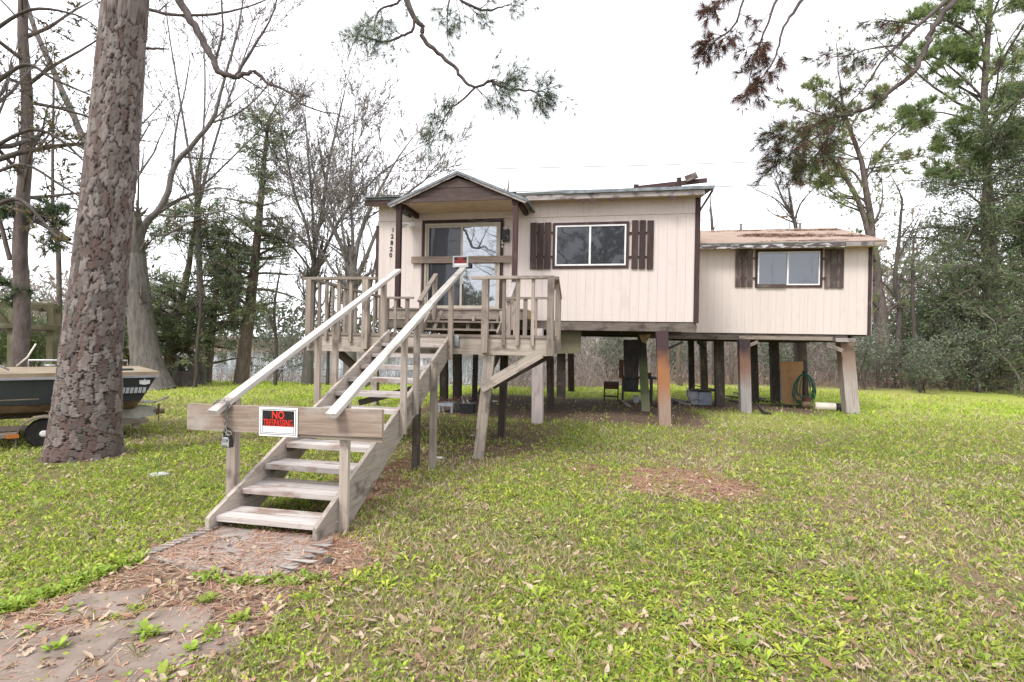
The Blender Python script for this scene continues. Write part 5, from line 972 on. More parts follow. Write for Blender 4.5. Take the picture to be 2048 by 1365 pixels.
tube('tie_wire', [D(88, 842, gd - .52) if 0 else D(92, 823, gd - .35), D(130, 838, gd - .53), D(180, 856, gd - .55), D(235, 872, gd - .35)], .006, 'rust', bigp, 5)
PT = dict(seg=(.35, .25, .2), wig=.28, up=(.12, -.15, -.25), n=(10, 5, 4), ang=(30, 75), ratio=.40, rmin=.003, cut=.02, max=2, lift=.0)
def pinelimb(root, depth, traces, S, nm='branch', lm='needle_mat'):
    o = dict(trunk=Wood(), twig=Wood(), leaf=Leaves()); S = dict(S); S['o'] = o
    for tr, spec in traces:
        P = [np.array(D(q[0], q[1], depth + (q[3] if len(q) > 3 else 0))) for q in tr]; R = [q[2] * depth / F_PX / 2 for q in tr]; n = len(P) * 4; Q, RR_ = smoothpath(P, R, n); Q[1:-1] += NR.normal(size=(n - 2, 3)) * R[0] * .12; o['trunk'].limb(Q, RR_, 8)
        dirs = [unit(v) for v in np.gradient(Q, axis=0)]; shoots(S, list(Q), dirs, RR_, spec.get('L', 1.0), spec.get('lev', 0), spec.get('f0', .1), spec.get('n'))
    b = o['trunk'].build(nm, 'grey_limb', root); o['twig'].build('twigs', 'twig_bark', root); o['leaf'].build('needles', lm, root); return b
stub = D(300, -1150, gd)
PT['leaf'] = pine_leaf((G1, (.035, .06, .03), G2), (.11, .19), .0022, 30, .3, 1, .7)
pinelimb(bigp, 6.2, [(((320, -900, 24, .4), (560, -640, 20, 0), (720, -300, 17), (790, -60, 15), (829, 33, 10), (844, 55, 9.5), (848, 81, 9), (879, 109, 8), (907, 132, 7.5), (927, 160, 6.5), (951, 174, 5.5), (985, 163, 6), (1003, 175, 5), (1046, 183, 3.5), (1090, 184, 2)), dict(L=1.05, f0=.70, n=32)),
    (((828, 35, 6), (826, 60, 5.5), (808, 70, 5), (772, 84, 4), (743, 79, 3), (722, 73, 2)), dict(L=.8, f0=.3, n=9)), (((951, 174, 5), (922, 203, 4), (901, 218, 3), (885, 245, 2), (874, 266, 1.5)), dict(L=.7, f0=.2, n=8)),
    (((790, -70, 6), (800, 0, 5), (760, 20, 4), (748, 55, 2)), dict(L=.8, f0=.3, n=8)), (((940, -90, 8), (905, -20, 6), (960, 20, 5), (1000, 15, 3), (1018, 10, 2)), dict(L=.8, f0=.3, n=9)), (((905, -20, 5), (895, 20, 3), (895, 65, 2)), dict(L=.7, f0=.3, n=6))], PT)
LB = dict(BARE, n=(6, 5, 4), ang=(30, 70), ratio=.42, max=2, up=(.05, 0, 0), seg=(.3, .2, .15), rmin=.004)
pinelimb(bigp, 7.0, [(((330, -560, 26, -.2), (338, -250, 22), (348, -40, 17), (372, 22, 15), (402, 75, 14), (425, 115, 13), (440, 145, 12), (475, 152, 9), (510, 144, 8), (535, 165, 6), (570, 180, 5), (612, 212, 3.5), (680, 232, 2)), dict(L=1.7, f0=.45, n=9)), (((300, 20, 7), (345, 30, 6), (420, 30, 5), (490, 15, 3), (560, -10, 2)), dict(L=1.0, n=6)), (((292, 97, 6), (328, 98, 4)), dict(L=.2, n=1)), (((470, 153, 7), (510, 90, 5), (545, 30, 3), (560, -40, 2)), dict(L=1.1, n=6)), (((430, 125, 5), (445, 60, 4), (440, -40, 3)), dict(L=1.0, n=5))], LB, 'dead_limb')
# oak behind it
tree('oak_tree', 'tall grey bare oak with flared base beside the boat stern', 'bare trees', 17.6, [((308, 778, 100), (298, 740, 72), (288, 690, 62), (280, 620, 55), (272, 540, 50), (270, 505, 46)), ((272, 510, 26), (290, 450, 22), (318, 420, 18), (335, 385, 17), (350, 330, 15), (385, 290, 13), (425, 240, 12), (440, 190, 9), (460, 120, 7), (480, 40, 5), (490, -40, 3)), ((268, 510, 34), (262, 440, 30), (240, 380, 26), (190, 330, 22), (150, 240, 20), (110, 150, 18), (75, 70, 16), (45, -20, 13)), ((332, 390, 9), (345, 330, 8), (352, 260, 6), (370, 180, 4), (380, 120, 3)), ((318, 425, 10), (360, 400, 7), (400, 385, 6), (440, 376, 4), (480, 390, 2)), ((425, 245, 6), (470, 230, 5), (510, 200, 4), (540, 165, 2.5)), ((300, 470, 8), (330, 470, 7), (370, 450, 5), (420, 430, 3))], dict(BARE, n=(7, 7, 6, 5), max=3, ratio=.42, leaf=bud_leaf((.13, .09, .06), .45)), 'oak_bark', 'twig_bark', 'dry_mat', 'buds')
tree('pine_tree', 'slender pine with dark branches at the far left edge', 'background pines', 14, [((42, 830, 44), (42, 700, 38), (45, 600, 36), (40, 500, 33), (48, 380, 30), (55, 250, 27), (48, 100, 24), (45, -60, 20), (50, -250, 14)), ((45, 600, 9), (20, 575, 7), (-20, 540, 5)), ((20, 520, 16), (-10, 420, 14), (-60, 380, 10)), ((140, 480, 14), (95, 455, 13), (45, 430, 12), (-10, 400, 10)), ((165, 420, 6), (110, 415, 6), (70, 430, 5))], dict(BARE, n=(16, 6, 5), max=2, ratio=.26, up=(0, -.05, 0), ang=(50, 85), wig=.22, leaf=pine_leaf((G1, G2, (.04, .065, .035)), (.12, .2), .02, 10, .6, 1, .8)), 'pine_bark', 'twig_bark', 'needle_mat', 'needles')
tree('bare_tree', 'dark branchy bare tree filling the sky left of the big pine', 'bare trees', 11, [((-40, 850, 50), (-25, 600, 44), (-30, 420, 40), (-20, 250, 34), (-30, 60, 28), (-20, -120, 20)), ((-25, 420, 16), (40, 400, 13), (110, 470, 10), (160, 495, 6)), ((-20, 300, 14), (60, 260, 11), (120, 280, 9), (175, 330, 5)), ((-25, 180, 16), (50, 130, 12), (110, 160, 9), (180, 190, 5)), ((-25, 70, 14), (60, 20, 10), (150, 30, 6), (200, 60, 3)), ((-20, 350, 12), (50, 330, 10), (120, 370, 8), (170, 400, 4))], dict(BARE, n=(9, 8, 6, 3), max=3, ratio=.4, ang=(25, 65), wig=.2, leaf=bud_leaf((.16, .13, .05), .35)), 'dark_bark', 'twig_bark', 'dry_mat', 'buds')
# cedars
CED = dict(seg=(.5, .35, .25), wig=.16, up=(.0, .0, 0), n=(34, 6, 4), ang=(60, 95), ratio=.30, rmin=.006, cut=.03, max=2, flat=.5, puff=.07, f0=.15, ratio2=.5)
CC = ((.125, .16, .095), (.16, .20, .115), (.20, .235, .13), (.25, .275, .145))
tree('cedar_tree', 'tall leaning cedar with thin ragged top beside the fence', 'cedars', 20, [((482, 768, 34), (490, 700, 27), (500, 620, 23), (508, 540, 19), (518, 440, 15), (528, 330, 10), (537, 240, 5))], dict(CED, n=(60, 8), ratio=.24, f0=.3, leaf=cedar_leaf(CC, (.10, .24), .035, 8)), 'brown_bark', 'twig_bark', 'needle_mat')
tree('cedar_tree', 'dense dark cedar behind the grey oak', 'cedars', 19.5, [((333, 768, 28), (342, 700, 24), (352, 640, 20), (372, 560, 15), (385, 480, 9), (392, 425, 4))], dict(CED, n=(48, 8), ratio=.36, up=(-.1, -.1, 0), leaf=cedar_leaf(CC, (.1, .26), .038, 10)), 'brown_bark', 'twig_bark', 'needle_mat')
tree('cedar_tree', 'bushy cedar with a straight brown trunk beside the leaning cedar', 'cedars', 20.5, [((412, 768, 22), (420, 700, 18), (428, 620, 15), (436, 540, 10), (440, 470, 5))], dict(CED, n=(52, 8), ratio=.34, leaf=cedar_leaf(CC, (.1, .26), .038, 10)), 'brown_bark', 'twig_bark', 'needle_mat')
tree('cedar_tree', 'dark rounded cedar low behind the arbor', 'cedars', 22, [((250, 770, 20), (250, 690, 16), (250, 600, 12), (250, 520, 6)), ], dict(CED, n=(36, 6, 4), ratio=.3, leaf=cedar_leaf(CC, (.12, .22), .07, 8)), 'brown_bark', 'twig_bark', 'needle_mat')
# fan-shaped bare trees behind the deck
FAN = dict(BARE, lw=.74, n=(14, 9, 6, 4), max=3, ratio=.5, ang=(22, 55), up=(.2, .3, .3, .2), wig=.15, rmin=.0125, leaf=bud_leaf((.27, .23, .14), .3, (.04, .07), .03))
tree('bare_tree', 'fan-shaped bare tree rising behind the deck railing', 'bare trees', 23, [((614, 770, 27), (618, 700, 20), (622, 620, 17), (625, 560, 16)), ((625, 562, 13), (632, 480, 12), (645, 420, 11), (655, 340, 8), (672, 260, 6), (690, 180, 3)), ((626, 560, 11), (650, 500, 9), (680, 440, 8), (720, 390, 6), (770, 340, 4), (830, 300, 2)), ((625, 520, 9), (612, 450, 8), (590, 390, 7), (575, 320, 5), (560, 240, 3)), ((628, 500, 8), (625, 420, 7), (618, 330, 6), (610, 230, 3)), ((625, 545, 7), (590, 500, 6), (555, 475, 5), (520, 460, 3))], FAN, 'pale_bark', 'pale_twig', 'dry_mat', 'buds')
tree('bare_tree', 'many-stemmed bare tree close against the left end of the house', 'bare trees', 21, [((700, 775, 30), (700, 690, 26), (703, 600, 25), (706, 560, 24)), ((704, 565, 15), (690, 510, 13), (665, 455, 11), (640, 400, 9), (625, 330, 6), (610, 250, 3)), ((706, 562, 15), (715, 490, 12), (735, 430, 10), (765, 370, 7), (800, 310, 4), (830, 270, 2)), ((708, 560, 13), (730, 520, 11), (760, 450, 9), (800, 400, 7), (850, 360, 4), (885, 330, 2)), ((705, 540, 11), (705, 460, 9), (700, 380, 7), (705, 290, 4), (712, 200, 2)), ((700, 575, 10), (665, 540, 8), (640, 500, 6), (610, 480, 4), (570, 470, 2))], FAN, 'pale_bark', 'pale_twig', 'dry_mat', 'buds')
tree('bare_tree', 'twiggy treetop with pale new leaves showing over the porch gable', 'bare trees', 30, [((1010, 770, 18), (1012, 600, 14), (1012, 450, 9), (1015, 390, 5))], dict(BARE, n=(14, 5, 4), max=2, ratio=.13, ang=(20, 50), leaf=bud_leaf((.26, .25, .10), 1, (.08, .15), .06)), 'pale_bark', 'twig_bark', 'dry_mat', 'buds')
tree('bare_tree', 'thin bare treetop showing over the rear wing roof', 'bare trees', 27, [((1592, 770, 16), (1592, 600, 12), (1592, 470, 9), (1588, 440, 8)), ((1588, 442, 8), (1570, 415, 6), (1545, 395, 4), (1510, 380, 2)), ((1590, 440, 8), (1600, 410, 6), (1620, 385, 4), (1650, 360, 2)), ((1588, 440, 6), (1582, 400, 5), (1572, 365, 3))], dict(BARE, lw=.6, n=(8, 7, 5), max=3, ratio=.42, ang=(22, 55)), 'dark_bark', 'twig_bark')
tree('bare_tree', 'faint bare treetop at the corner of the front block', 'bare trees', 34, [((1430, 770, 14), (1428, 600, 10), (1425, 470, 7), (1422, 420, 4))], dict(BARE, n=(10, 5, 4), max=2, ratio=.16, ang=(20, 45)), 'dark_bark', 'twig_bark')
tree('bare_tree', 'tall pale bare tree whose fine twigs fill the sky right of the big pine', 'bare trees', 24, [((405, 770, 18), (402, 650, 15), (398, 520, 13), (396, 420, 11)), ((396, 420, 9), (380, 320, 8), (360, 200, 6), (340, 80, 4), (330, 0, 2)), ((396, 420, 9), (420, 320, 7), (450, 220, 6), (490, 110, 4), (520, 30, 2)), ((397, 400, 8), (405, 290, 6), (410, 170, 5), (405, 40, 3)), ((397, 380, 6), (450, 330, 5), (510, 270, 3), (560, 220, 2))], dict(FAN, n=(7, 8, 6, 4)), 'pale_bark', 'pale_twig', 'dry_mat', 'buds')
# right side
PG = dict(seg=(.6, .4, .3), wig=.2, up=(.15, .15, .1), n=(12, 8, 5), ang=(35, 75), ratio=.40, rmin=.008, cut=.035, max=2, lift=.35)
TG = ((.24, .29, .12), (.30, .35, .14), (.20, .26, .11), (.33, .28, .16))
tree('pine_tree', 'forked pine with airy green crown behind the rear wing', 'background pines', 22, [((1772, 776, 40), (1768, 720, 33), (1762, 640, 29), (1752, 560, 25), (1746, 500, 22)), ((1748, 520, 16), (1735, 460, 15), (1715, 400, 14), (1690, 355, 12), (1655, 310, 9), (1620, 285, 5)), ((1745, 505, 20), (1742, 440, 19), (1732, 380, 17), (1722, 320, 14), (1700, 260, 11), (1685, 210, 8), (1680, 160, 4)), ((1740, 330, 8), (1770, 290, 6), (1800, 260, 4), (1830, 240, 2)), ((1726, 370, 7), (1700, 340, 6), (1670, 350, 4), (1640, 360, 2)), ((1690, 355, 7), (1650, 350, 5), (1600, 335, 3)), ((1700, 260, 6), (1650, 235, 4), (1590, 215, 2)), ((1700, 255, 6), (1730, 215, 4), (1760, 190, 2)), ((1690, 215, 6), (1660, 190, 4), (1630, 175, 2)), ((1728, 340, 6), (1780, 330, 4), (1840, 320, 2)), ((1710, 290, 6), (1660, 280, 4), (1610, 265, 2))], dict(PG, leaf=pine_leaf(TG, (.2, .38), .026, 14, .6, 1, .9)), 'pine_bark', 'twig_bark', 'needle_mat', 'needles')
tree('pine_tree', 'tall green pine at the right edge above the dark cedar', 'background pines', 17, [((2010, 780, 27), (2000, 650, 25), (1985, 500, 22), (1977, 380, 19), (1972, 290, 18), (1968, 200, 16), (1975, 90, 13), (1985, -60, 9), (1990, -220, 5)), ((1980, 330, 10), (2010, 290, 8), (2060, 250, 5)), ((1970, 200, 9), (1930, 160, 7), (1880, 120, 5), (1840, 110, 3)), ((1975, 100, 9), (1930, 60, 7), (1880, 40, 4), (1830, 50, 2)), ((1972, 260, 8), (1920, 235, 6), (1870, 225, 4), (1820, 235, 2)), ((1990, 150, 8), (2040, 110, 6), (2100, 90, 3)), ((1985, 30, 8), (2030, 0, 6), (2090, -20, 3)), ((1975, 150, 7), (1935, 110, 5), (1895, 100, 3)), ((1980, 60, 7), (1940, 10, 5), (1900, -20, 3)), ((1972, 230, 7), (2010, 200, 5), (2045, 180, 3)), ((1972, 300, 7), (1930, 280, 5), (1885, 290, 3)), ((1980, -20, 7), (1950, -60, 5)), ((1974, 330, 6), (1925, 335, 5), (1875, 345, 3)), ((1975, 260, 6), (2020, 260, 5), (2070, 270, 3))], dict(PG, n=(20, 10, 5), ratio=.34, leaf=pine_leaf(((.20, .27, .10), (.25, .32, .12), (.16, .22, .10), (.29, .34, .14)), (.24, .42), .03, 14, .6, 1, .9)), 'pine_bark', 'twig_bark', 'needle_mat', 'needles')
CR = ((.07, .10, .055), (.11, .15, .075), (.15, .185, .09), (.20, .23, .115))
tree('cedar_tree', 'huge dark spreading cedar at the right edge of the lawn', 'cedars', 17.5, [((1981, 780, 28), (1980, 700, 24), (1975, 620, 21), (1972, 520, 18), (1968, 420, 15), (1975, 330, 10), (1980, 260, 5))], dict(CED, n=(130, 10), f0=.08, ratio=.44, ratio2=.45, flat=.7, wig=.24, up=(-.15, -.3, -.25), puff=.20, leaf=cedar_leaf(CR, (.14, .34), .042, 9)), 'brown_bark', 'twig_bark', 'needle_mat')
tree('cedar_tree', 'second dark cedar just outside the right edge of the lawn', 'cedars', 18, [((2130, 782, 40), (2120, 650, 33), (2110, 500, 24), (2105, 380, 10))], dict(CED, n=(90, 8), f0=.06, ratio=.34, flat=.8, puff=.14, leaf=cedar_leaf(CR, (.12, .26), .07, 9)), 'brown_bark', 'twig_bark', 'needle_mat')
tree('bare_tree', 'crooked dark bare tree between the forked pine and the cedar', 'bare trees', 20, [((1797, 776, 18), (1795, 700, 14), (1800, 620, 12), (1790, 560, 10), (1798, 480, 7), (1805, 400, 4)), ((1796, 600, 6), (1770, 570, 5), (1750, 560, 3)), ((1795, 520, 6), (1820, 470, 4), (1840, 430, 2))], dict(BARE, n=(7, 5, 4), max=2, ratio=.28), 'dark_bark', 'twig_bark')
# overhanging pine: trunk right of the picture, limbs reaching in
tr_b = D(2800, 900, 6.8); ovp = thing('pine_tree', 'pine outside the picture whose browned limbs hang in from above', 'tree', (tr_b.x, tr_b.y, float(gz(tr_b.x, tr_b.y))))
ow = Wood(); Qp, Rp = smoothpath([(tr_b.x, tr_b.y, -.3), (tr_b.x - .1, tr_b.y, 3), (tr_b.x - .2, tr_b.y - .1, 7), (tr_b.x - .3, tr_b.y, 12)], (.3, .24, .2, .1), 24); ow.limb(Qp, Rp, 12); ow.build('trunk', 'pine_bark', ovp)
BR = ((.125, .062, .042), (.16, .085, .06), (.09, .055, .04))
PB = dict(PT, n=(16, 5, 3), ratio=.36, up=(-.1, -.3, -.3), wig=.2); PB['leaf'] = pine_leaf(BR + ((.12, .07, .05),), (.10, .17), .0036, 24, .5, 1, .55)
PM = dict(PB, leaf=pine_leaf(BR + (G2, G1, (.09, .10, .045)), (.11, .19), .0036, 22, .5, 1, .6))
pinelimb(ovp, 6.6, [(((2740, -600, 34), (2330, -420, 28), (2100, -300, 24), (1960, -90, 19), (1909, 0, 12), (1868, 53, 11), (1849, 103, 10), (1810, 160, 8.5), (1753, 206, 7), (1700, 229, 5.5), (1662, 233, 5), (1620, 255, 3), (1575, 290, 2)), dict(L=1.5, f0=.72, n=22)), (((1945, -60, 11), (1890, 4, 9), (1837, 50, 7), (1795, 91, 6), (1761, 126, 4), (1735, 170, 3), (1700, 205, 2)), dict(L=1.1, f0=.35, n=12)), (((1795, 91, 4), (1745, 97, 3), (1700, 110, 2), (1655, 115, 1.5)), dict(L=.8, n=8)), (((1700, 229, 4), (1650, 262, 3), (1595, 300, 2), (1555, 330, 1.5)), dict(L=.9, n=16)), (((1680, 231, 4), (1640, 300, 3), (1600, 345, 1.5)), dict(L=.8, n=12)), (((1640, 245, 3), (1590, 260, 2), (1545, 275, 1.5)), dict(L=.7, n=12)), (((1837, 50, 4), (1800, 45, 3), (1765, 40, 2)), dict(L=.7, n=6))], PM, 'branch', 'dead_needle_mat')
pinelimb(ovp, 6.0, [(((2740, -800, 32), (2300, -700, 26), (1900, -420, 20), (1700, -150, 14), (1602, 0, 7), (1570, 50, 5), (1555, 100, 4), (1530, 150, 2.5), (1505, 172, 1.5)), dict(L=.9, f0=.72, n=11)), (((1650, -100, 8), (1560, -10, 6), (1535, 50, 4.5), (1515, 100, 3), (1500, 150, 2)), dict(L=.8, f0=.3, n=14)), (((1600, -110, 8), (1500, -20, 5), (1470, 50, 4), (1440, 75, 3), (1418, 92, 2)), dict(L=.8, f0=.35, n=14)), (((1530, -60, 6), (1460, -10, 4), (1425, 20, 2)), dict(L=.6, f0=.4, n=7))], dict(PB, up=(-.3, -.5, -.4)), 'branch', 'dead_needle_mat')
# trees behind the camera, seen mirrored in the window panes
def free_tree(name, label, base, h, S, tm, lm, kite=False, r=.25, lean=(0, 0)):
    o = dict(trunk=Wood(), twig=Wood(), leaf=Leaves()); S = dict(S); S['o'] = o; P = [(base[0] + lean[0] * f, base[1] + lean[1] * f, float(gz(*base)) - .1 + h * f) for f in np.linspace(0, 1, 5)]; Q, R_2 = smoothpath(P, np.linspace(r, r * .15, 5), 20); o['trunk'].limb(Q, R_2, 10)
    shoots(S, list(Q), [unit(v) for v in np.gradient(Q, axis=0)], R_2, h * .8, 0, .3); t_ = thing(name, label, 'tree', (base[0], base[1], float(gz(*base))), 0, 'trees reflected in the glass'); o['trunk'].build('trunk', tm, t_); o['twig'].build('branches', 'twig_bark', t_); o['leaf'].build('needles' if lm == 'needle_mat' else 'crown', lm, t_, kite); return t_
free_tree('pine_tree', 'pine mirrored in the front window', (-.7, -10), 12, dict(PG, n=(60, 9, 4), ratio=.26, leaf=pine_leaf(((.03, .05, .03), (.05, .075, .04)), (.2, .34), .06, 15, .7, 1, .9)), 'pine_bark', 'needle_mat')
free_tree('bare_tree', 'bare tree mirrored in the sliding door', (-6.4, -10), 12, dict(BARE, n=(26, 7, 5, 3), ratio=.48, ang=(45, 80), up=(.1, .1, 0), leaf=None), 'dark_bark', 'dry_mat'); free_tree('bare_tree', 'bare tree mirrored in the rear wing window', (12.3, -14), 7.0, dict(BARE, n=(14, 7, 5), max=2, ratio=.42, leaf=None), 'dark_bark', 'dry_mat', r=.1); free_tree('bare_tree', 'twiggy small tree mirrored low in the rear wing window', (15.6, -15), 7.2, dict(BARE, n=(14, 7, 5), max=2, ratio=.42, leaf=None), 'dark_bark', 'dry_mat', r=.1)
free_tree('cedar_tree', 'cedar mirrored low in the sliding door', (-9.2, -9), 5.0, dict(CED, n=(30, 6, 4), ratio=.4, leaf=cedar_leaf(CC, (.12, .2), .07, 8)), 'brown_bark', 'needle_mat')
# thin trunks in the wood edge, evergreen shrubs, stump
ti = 0
for px, py, d, wpx, top, m_, lb_ in ((120, 770, 19, 14, 150, 'pine_bark', 'thin straight pine stem between arbor and big pine'), (272, 770, 24, 10, 300, 'dark_bark', 'dark thin stem just right of the big pine'), (390, 775, 24.5, 9, 520, 'dark_bark', 'dark sapling stem right of the hollow stump'), (655, 770, 25, 8, 560, 'dark_bark', 'thin dark sapling right of the fan-shaped tree'), (690, 772, 25.5, 7, 590, 'dark_bark', 'leaning sapling seen between the stair posts'), (550, 772, 25, 9, 540, 'dark_bark', 'branchy sapling right of the leaning cedar'), (1145, 765, 28, 10, 560, 'brown_bark', 'straight stem seen below the front block'), (1163, 765, 28.5, 6, 600, 'dark_bark', 'thinner stem beside the straight one below the front block'), (1360, 772, 28, 12, 560, 'brown_bark', 'leaning stem seen right of the orange post'), (1462, 770, 28, 10, 560, 'brown_bark', 'stem seen between the dark rear posts'), (1830, 778, 22, 14, 480, 'dark_bark', 'dark stem left of the huge cedar'), (1893, 778, 23, 12, 560, 'brown_bark', 'brown stem left of the huge cedar trunk'), (1935, 778, 22, 16, 560, 'dark_bark', 'stout stem beside the huge cedar trunk'), (735, 770, 24, 12, 520, 'pale_bark', 'pale stem seen through the stair treads'), (890, 765, 26, 14, 560, 'pale_bark', 'pale stem seen under the deck')):
    tree('slender_tree', lb_, 'thin stems along the wood edge', d, [((px, py, wpx), (px + rng.uniform(-8, 8), (py + top) / 2 + 40, wpx * .8), (px + rng.uniform(-14, 14), (py + top) / 2 - 40, wpx * .6), (px + rng.uniform(-20, 20), top, wpx * .3))], dict(BARE, n=(10, 5, 3), max=2, ratio=.22, rmin=.008), m_, 'twig_bark')
SHR = dict(seg=(.4, .3, .2), wig=.25, up=(.2, .1, 0), n=(9, 6, 4), ang=(25, 70), ratio=.5, rmin=.007, cut=.03, max=2, puff=.12)
SG = ((.15, .175, .125), (.19, .215, .155), (.115, .135, .10), (.22, .24, .18))
def shrub(px, py, d, hpx, wpx, lab, cols=SG, nst=4, per=4):
    o = dict(trunk=Wood(), twig=Wood(), leaf=Leaves()); b = D(px, py, d); g_ = float(gz(b.x, b.y)); S = dict(SHR); S['o'] = o; S['leaf'] = cedar_leaf(cols, (.08, .18), .045, per); k = d / F_PX
    for i in range(nst):
        dv = unit(np.array((rng.uniform(-1, 1) * wpx / hpx * .7, rng.uniform(-.5, .5), 1.0))); grow(S, np.array((b.x + rng.uniform(-.2, .2), b.y + rng.uniform(-.2, .2), g_ - .05)), dv, hpx * k * rng.uniform(.65, .95), .035, 0)
    t_ = thing('evergreen_shrub', lab, 'shrub', (b.x, b.y, g_), 0, 'evergreen shrubs along the wood edge'); o['trunk'].build('stems', 'dark_bark', t_); o['twig'].build('branches', 'twig_bark', t_); o['leaf'].build('foliage', 'leaf_mat', t_, True)
for a_ in ((1720, 774, 24.5, 150, 80, 'grey green shrub behind the leaning corner post'), (1850, 778, 23, 120, 70, 'grey green shrub at the foot of the dark stem'), (1570, 770, 26, 120, 70, 'evergreen shrub seen behind the leaning plywood'), (1330, 768, 28, 115, 60, 'pale evergreen shrub right of the orange post'), (1220, 766, 29, 100, 60, 'evergreen shrub left of the workbench'), (560, 768, 27, 120, 60, 'small evergreen behind the fence below the handrail'), (70, 780, 20, 160, 90, 'light green shrub behind the arbor', ((.11, .15, .05), (.09, .12, .045), (.14, .17, .07))), (0, 780, 19, 130, 80, 'light green shrub at the far left edge', ((.11, .15, .05), (.09, .12, .045))), (1960, 780, 24, 150, 90, 'shadowed shrub behind the huge cedar')): shrub(*a_)
q = G(372, 772); sp_ = thing('hollow_stump', 'dark hollow broken stump by the fence', 'stump', q); n = 18; vv = []
for hgt2, rr2 in ((0, .46), (.25, .36), (.5, .30), (.75, .27), (.95, .25)):
    for j in range(n): an = 2 * math.pi * j / n; jag = (1 + .3 * mnoise.noise(Vector((math.cos(an) * 2, math.sin(an) * 2, hgt2)))); vv.append(V3(rr2 * jag * math.cos(an), rr2 * jag * math.sin(an), hgt2 * (1 if hgt2 < .7 else .75 + .35 * math.sin(an * 2 + 1))))
o = mobj('bark_shell', vv, [(i * n + j, i * n + (j + 1) % n, (i + 1) * n + (j + 1) % n, (i + 1) * n + j) for i in range(4) for j in range(n)], 'dark_bark', sp_, Matrix.Translation(q)); md = o.modifiers.new('thick', 'SOLIDIFY'); md.thickness = -.07
lathe('rotten_core', [(0, .25), (.35, .2), (.42, .05)], q, (0, 0, 1), 'tar', sp_, 12)
# tangled undergrowth along the edge of the wood: one uncountable mass
uw = Wood()
for i in range(4000):
    px = rng.uniform(-250, 2350) if i < 3000 else rng.uniform(1000, 2250); d = rng.uniform(24.5, 33) if px < 1050 else rng.uniform(26.5, 36); b = D(px, 740, d); g_ = float(gz(b.x, b.y)); h = rng.uniform(.4, 2.0) * (.7 if px < 1000 else 1.9); P = [np.array((b.x, b.y, g_ - .05))]; dv = unit(np.array((rng.uniform(-.6, .6), rng.uniform(-.4, .4), 1.0)))
    for j in range(4): P.append(P[-1] + dv * h / 4); dv = unit(dv + rdir() * .45 + np.array((0, 0, -.08)))
    r_ = rng.uniform(.006, .018); uw.limb(P, np.linspace(r_, r_ * .4, 5), 3)
    for s_ in range(2): p0_ = P[rng.randint(1, 3)]; dd_ = unit(rdir() + np.array((0, 0, .4))); uw.limb([p0_, p0_ + dd_ * h * .25, p0_ + dd_ * h * .42 + rdir() * .1], (r_ * .6, r_ * .45, r_ * .25), 3)
o = uw.build('undergrowth', 'brush_bark', None); tag(o, 'tangled bare brush and vines along the wood edge', 'undergrowth', kind='stuff')
bl2 = Leaves(); m_ = 9000; pxs = NR.uniform(-250, 2350, m_); ds = NR.uniform(24, 31, m_); PP = np.array([D(x, 740, d) for x, d in zip(pxs, ds)]); PP[:, 2] = gz(PP[:, 0], PP[:, 1]) + NR.uniform(0, .8, m_) ** 1.5
bl2.add(PP, NR.normal(size=(m_, 3)) + np.array((0, 0, 1.2)), NR.uniform(.15, .45, m_), np.full(m_, .03), shade((.26, .20, .155), m_, .35)); o = bl2.build('dry_reeds', 'dry_mat', None); tag(o, 'pale dry reeds and grass below the brush', 'reeds', kind='stuff')
# wood across the lake and deep wood to the right
fw_ = Leaves(); m_ = 16000; pxs = NR.uniform(-500, 1500, m_); ds = NR.uniform(138, 160, m_); base = np.array([D(x, 680, d) for x, d in zip(pxs, ds)]); top = 5 + 6.5 * pnoise(base[:, 0] * .12, base[:, 1] * .12, 1.3, 31); base[:, 2] = gz(base[:, 0], base[:, 1]) + NR.uniform(0, 1, m_) ** .8 * top
cc = np.where(NR.random((m_, 1)) < .6, shade((.075, .10, .06), m_, .35), shade((.17, .145, .12), m_, .3)); fw_.add(base, NR.normal(size=(m_, 3)), NR.uniform(.8, 1.8, m_), NR.uniform(.5, 1.1, m_), cc); o = fw_.build('far_woods', 'leaf_mat', None, True); tag(o, 'distant mixed woods on the far shore of the lake', 'woods', kind='stuff')
dw_ = Leaves(); m_ = 52000; pxs = np.where(NR.random(m_) < .78, NR.uniform(1000, 2500, m_), NR.uniform(-350, 345, m_)); ds = NR.uniform(35, 48, m_); base = np.array([D(x, 690, d) for x, d in zip(pxs, ds)]); top = np.where(pxs > 1700, 9.5, np.where(pxs < 400, 7.0, 4.2)) * (.6 + .7 * pnoise(base[:, 0] * .5, base[:, 1] * .5, 1.1, 33)); base[:, 2] = np.maximum(gz(base[:, 0], base[:, 1]), -1.3) + NR.uniform(0, 1, m_) * top
cc = np.where(NR.random((m_, 1)) < .28, shade((.18, .205, .13), m_, .4), shade((.29, .25, .225), m_, .35)); dw_.add(base, NR.normal(size=(m_, 3)) * np.array((1, 1, 1.3)), NR.uniform(.35, .95, m_), NR.uniform(.05, .26, m_), cc); o = dw_.build('deep_woods', 'leaf_mat', None); tag(o, 'deeper woods behind the brush on the right', 'woods', kind='stuff')
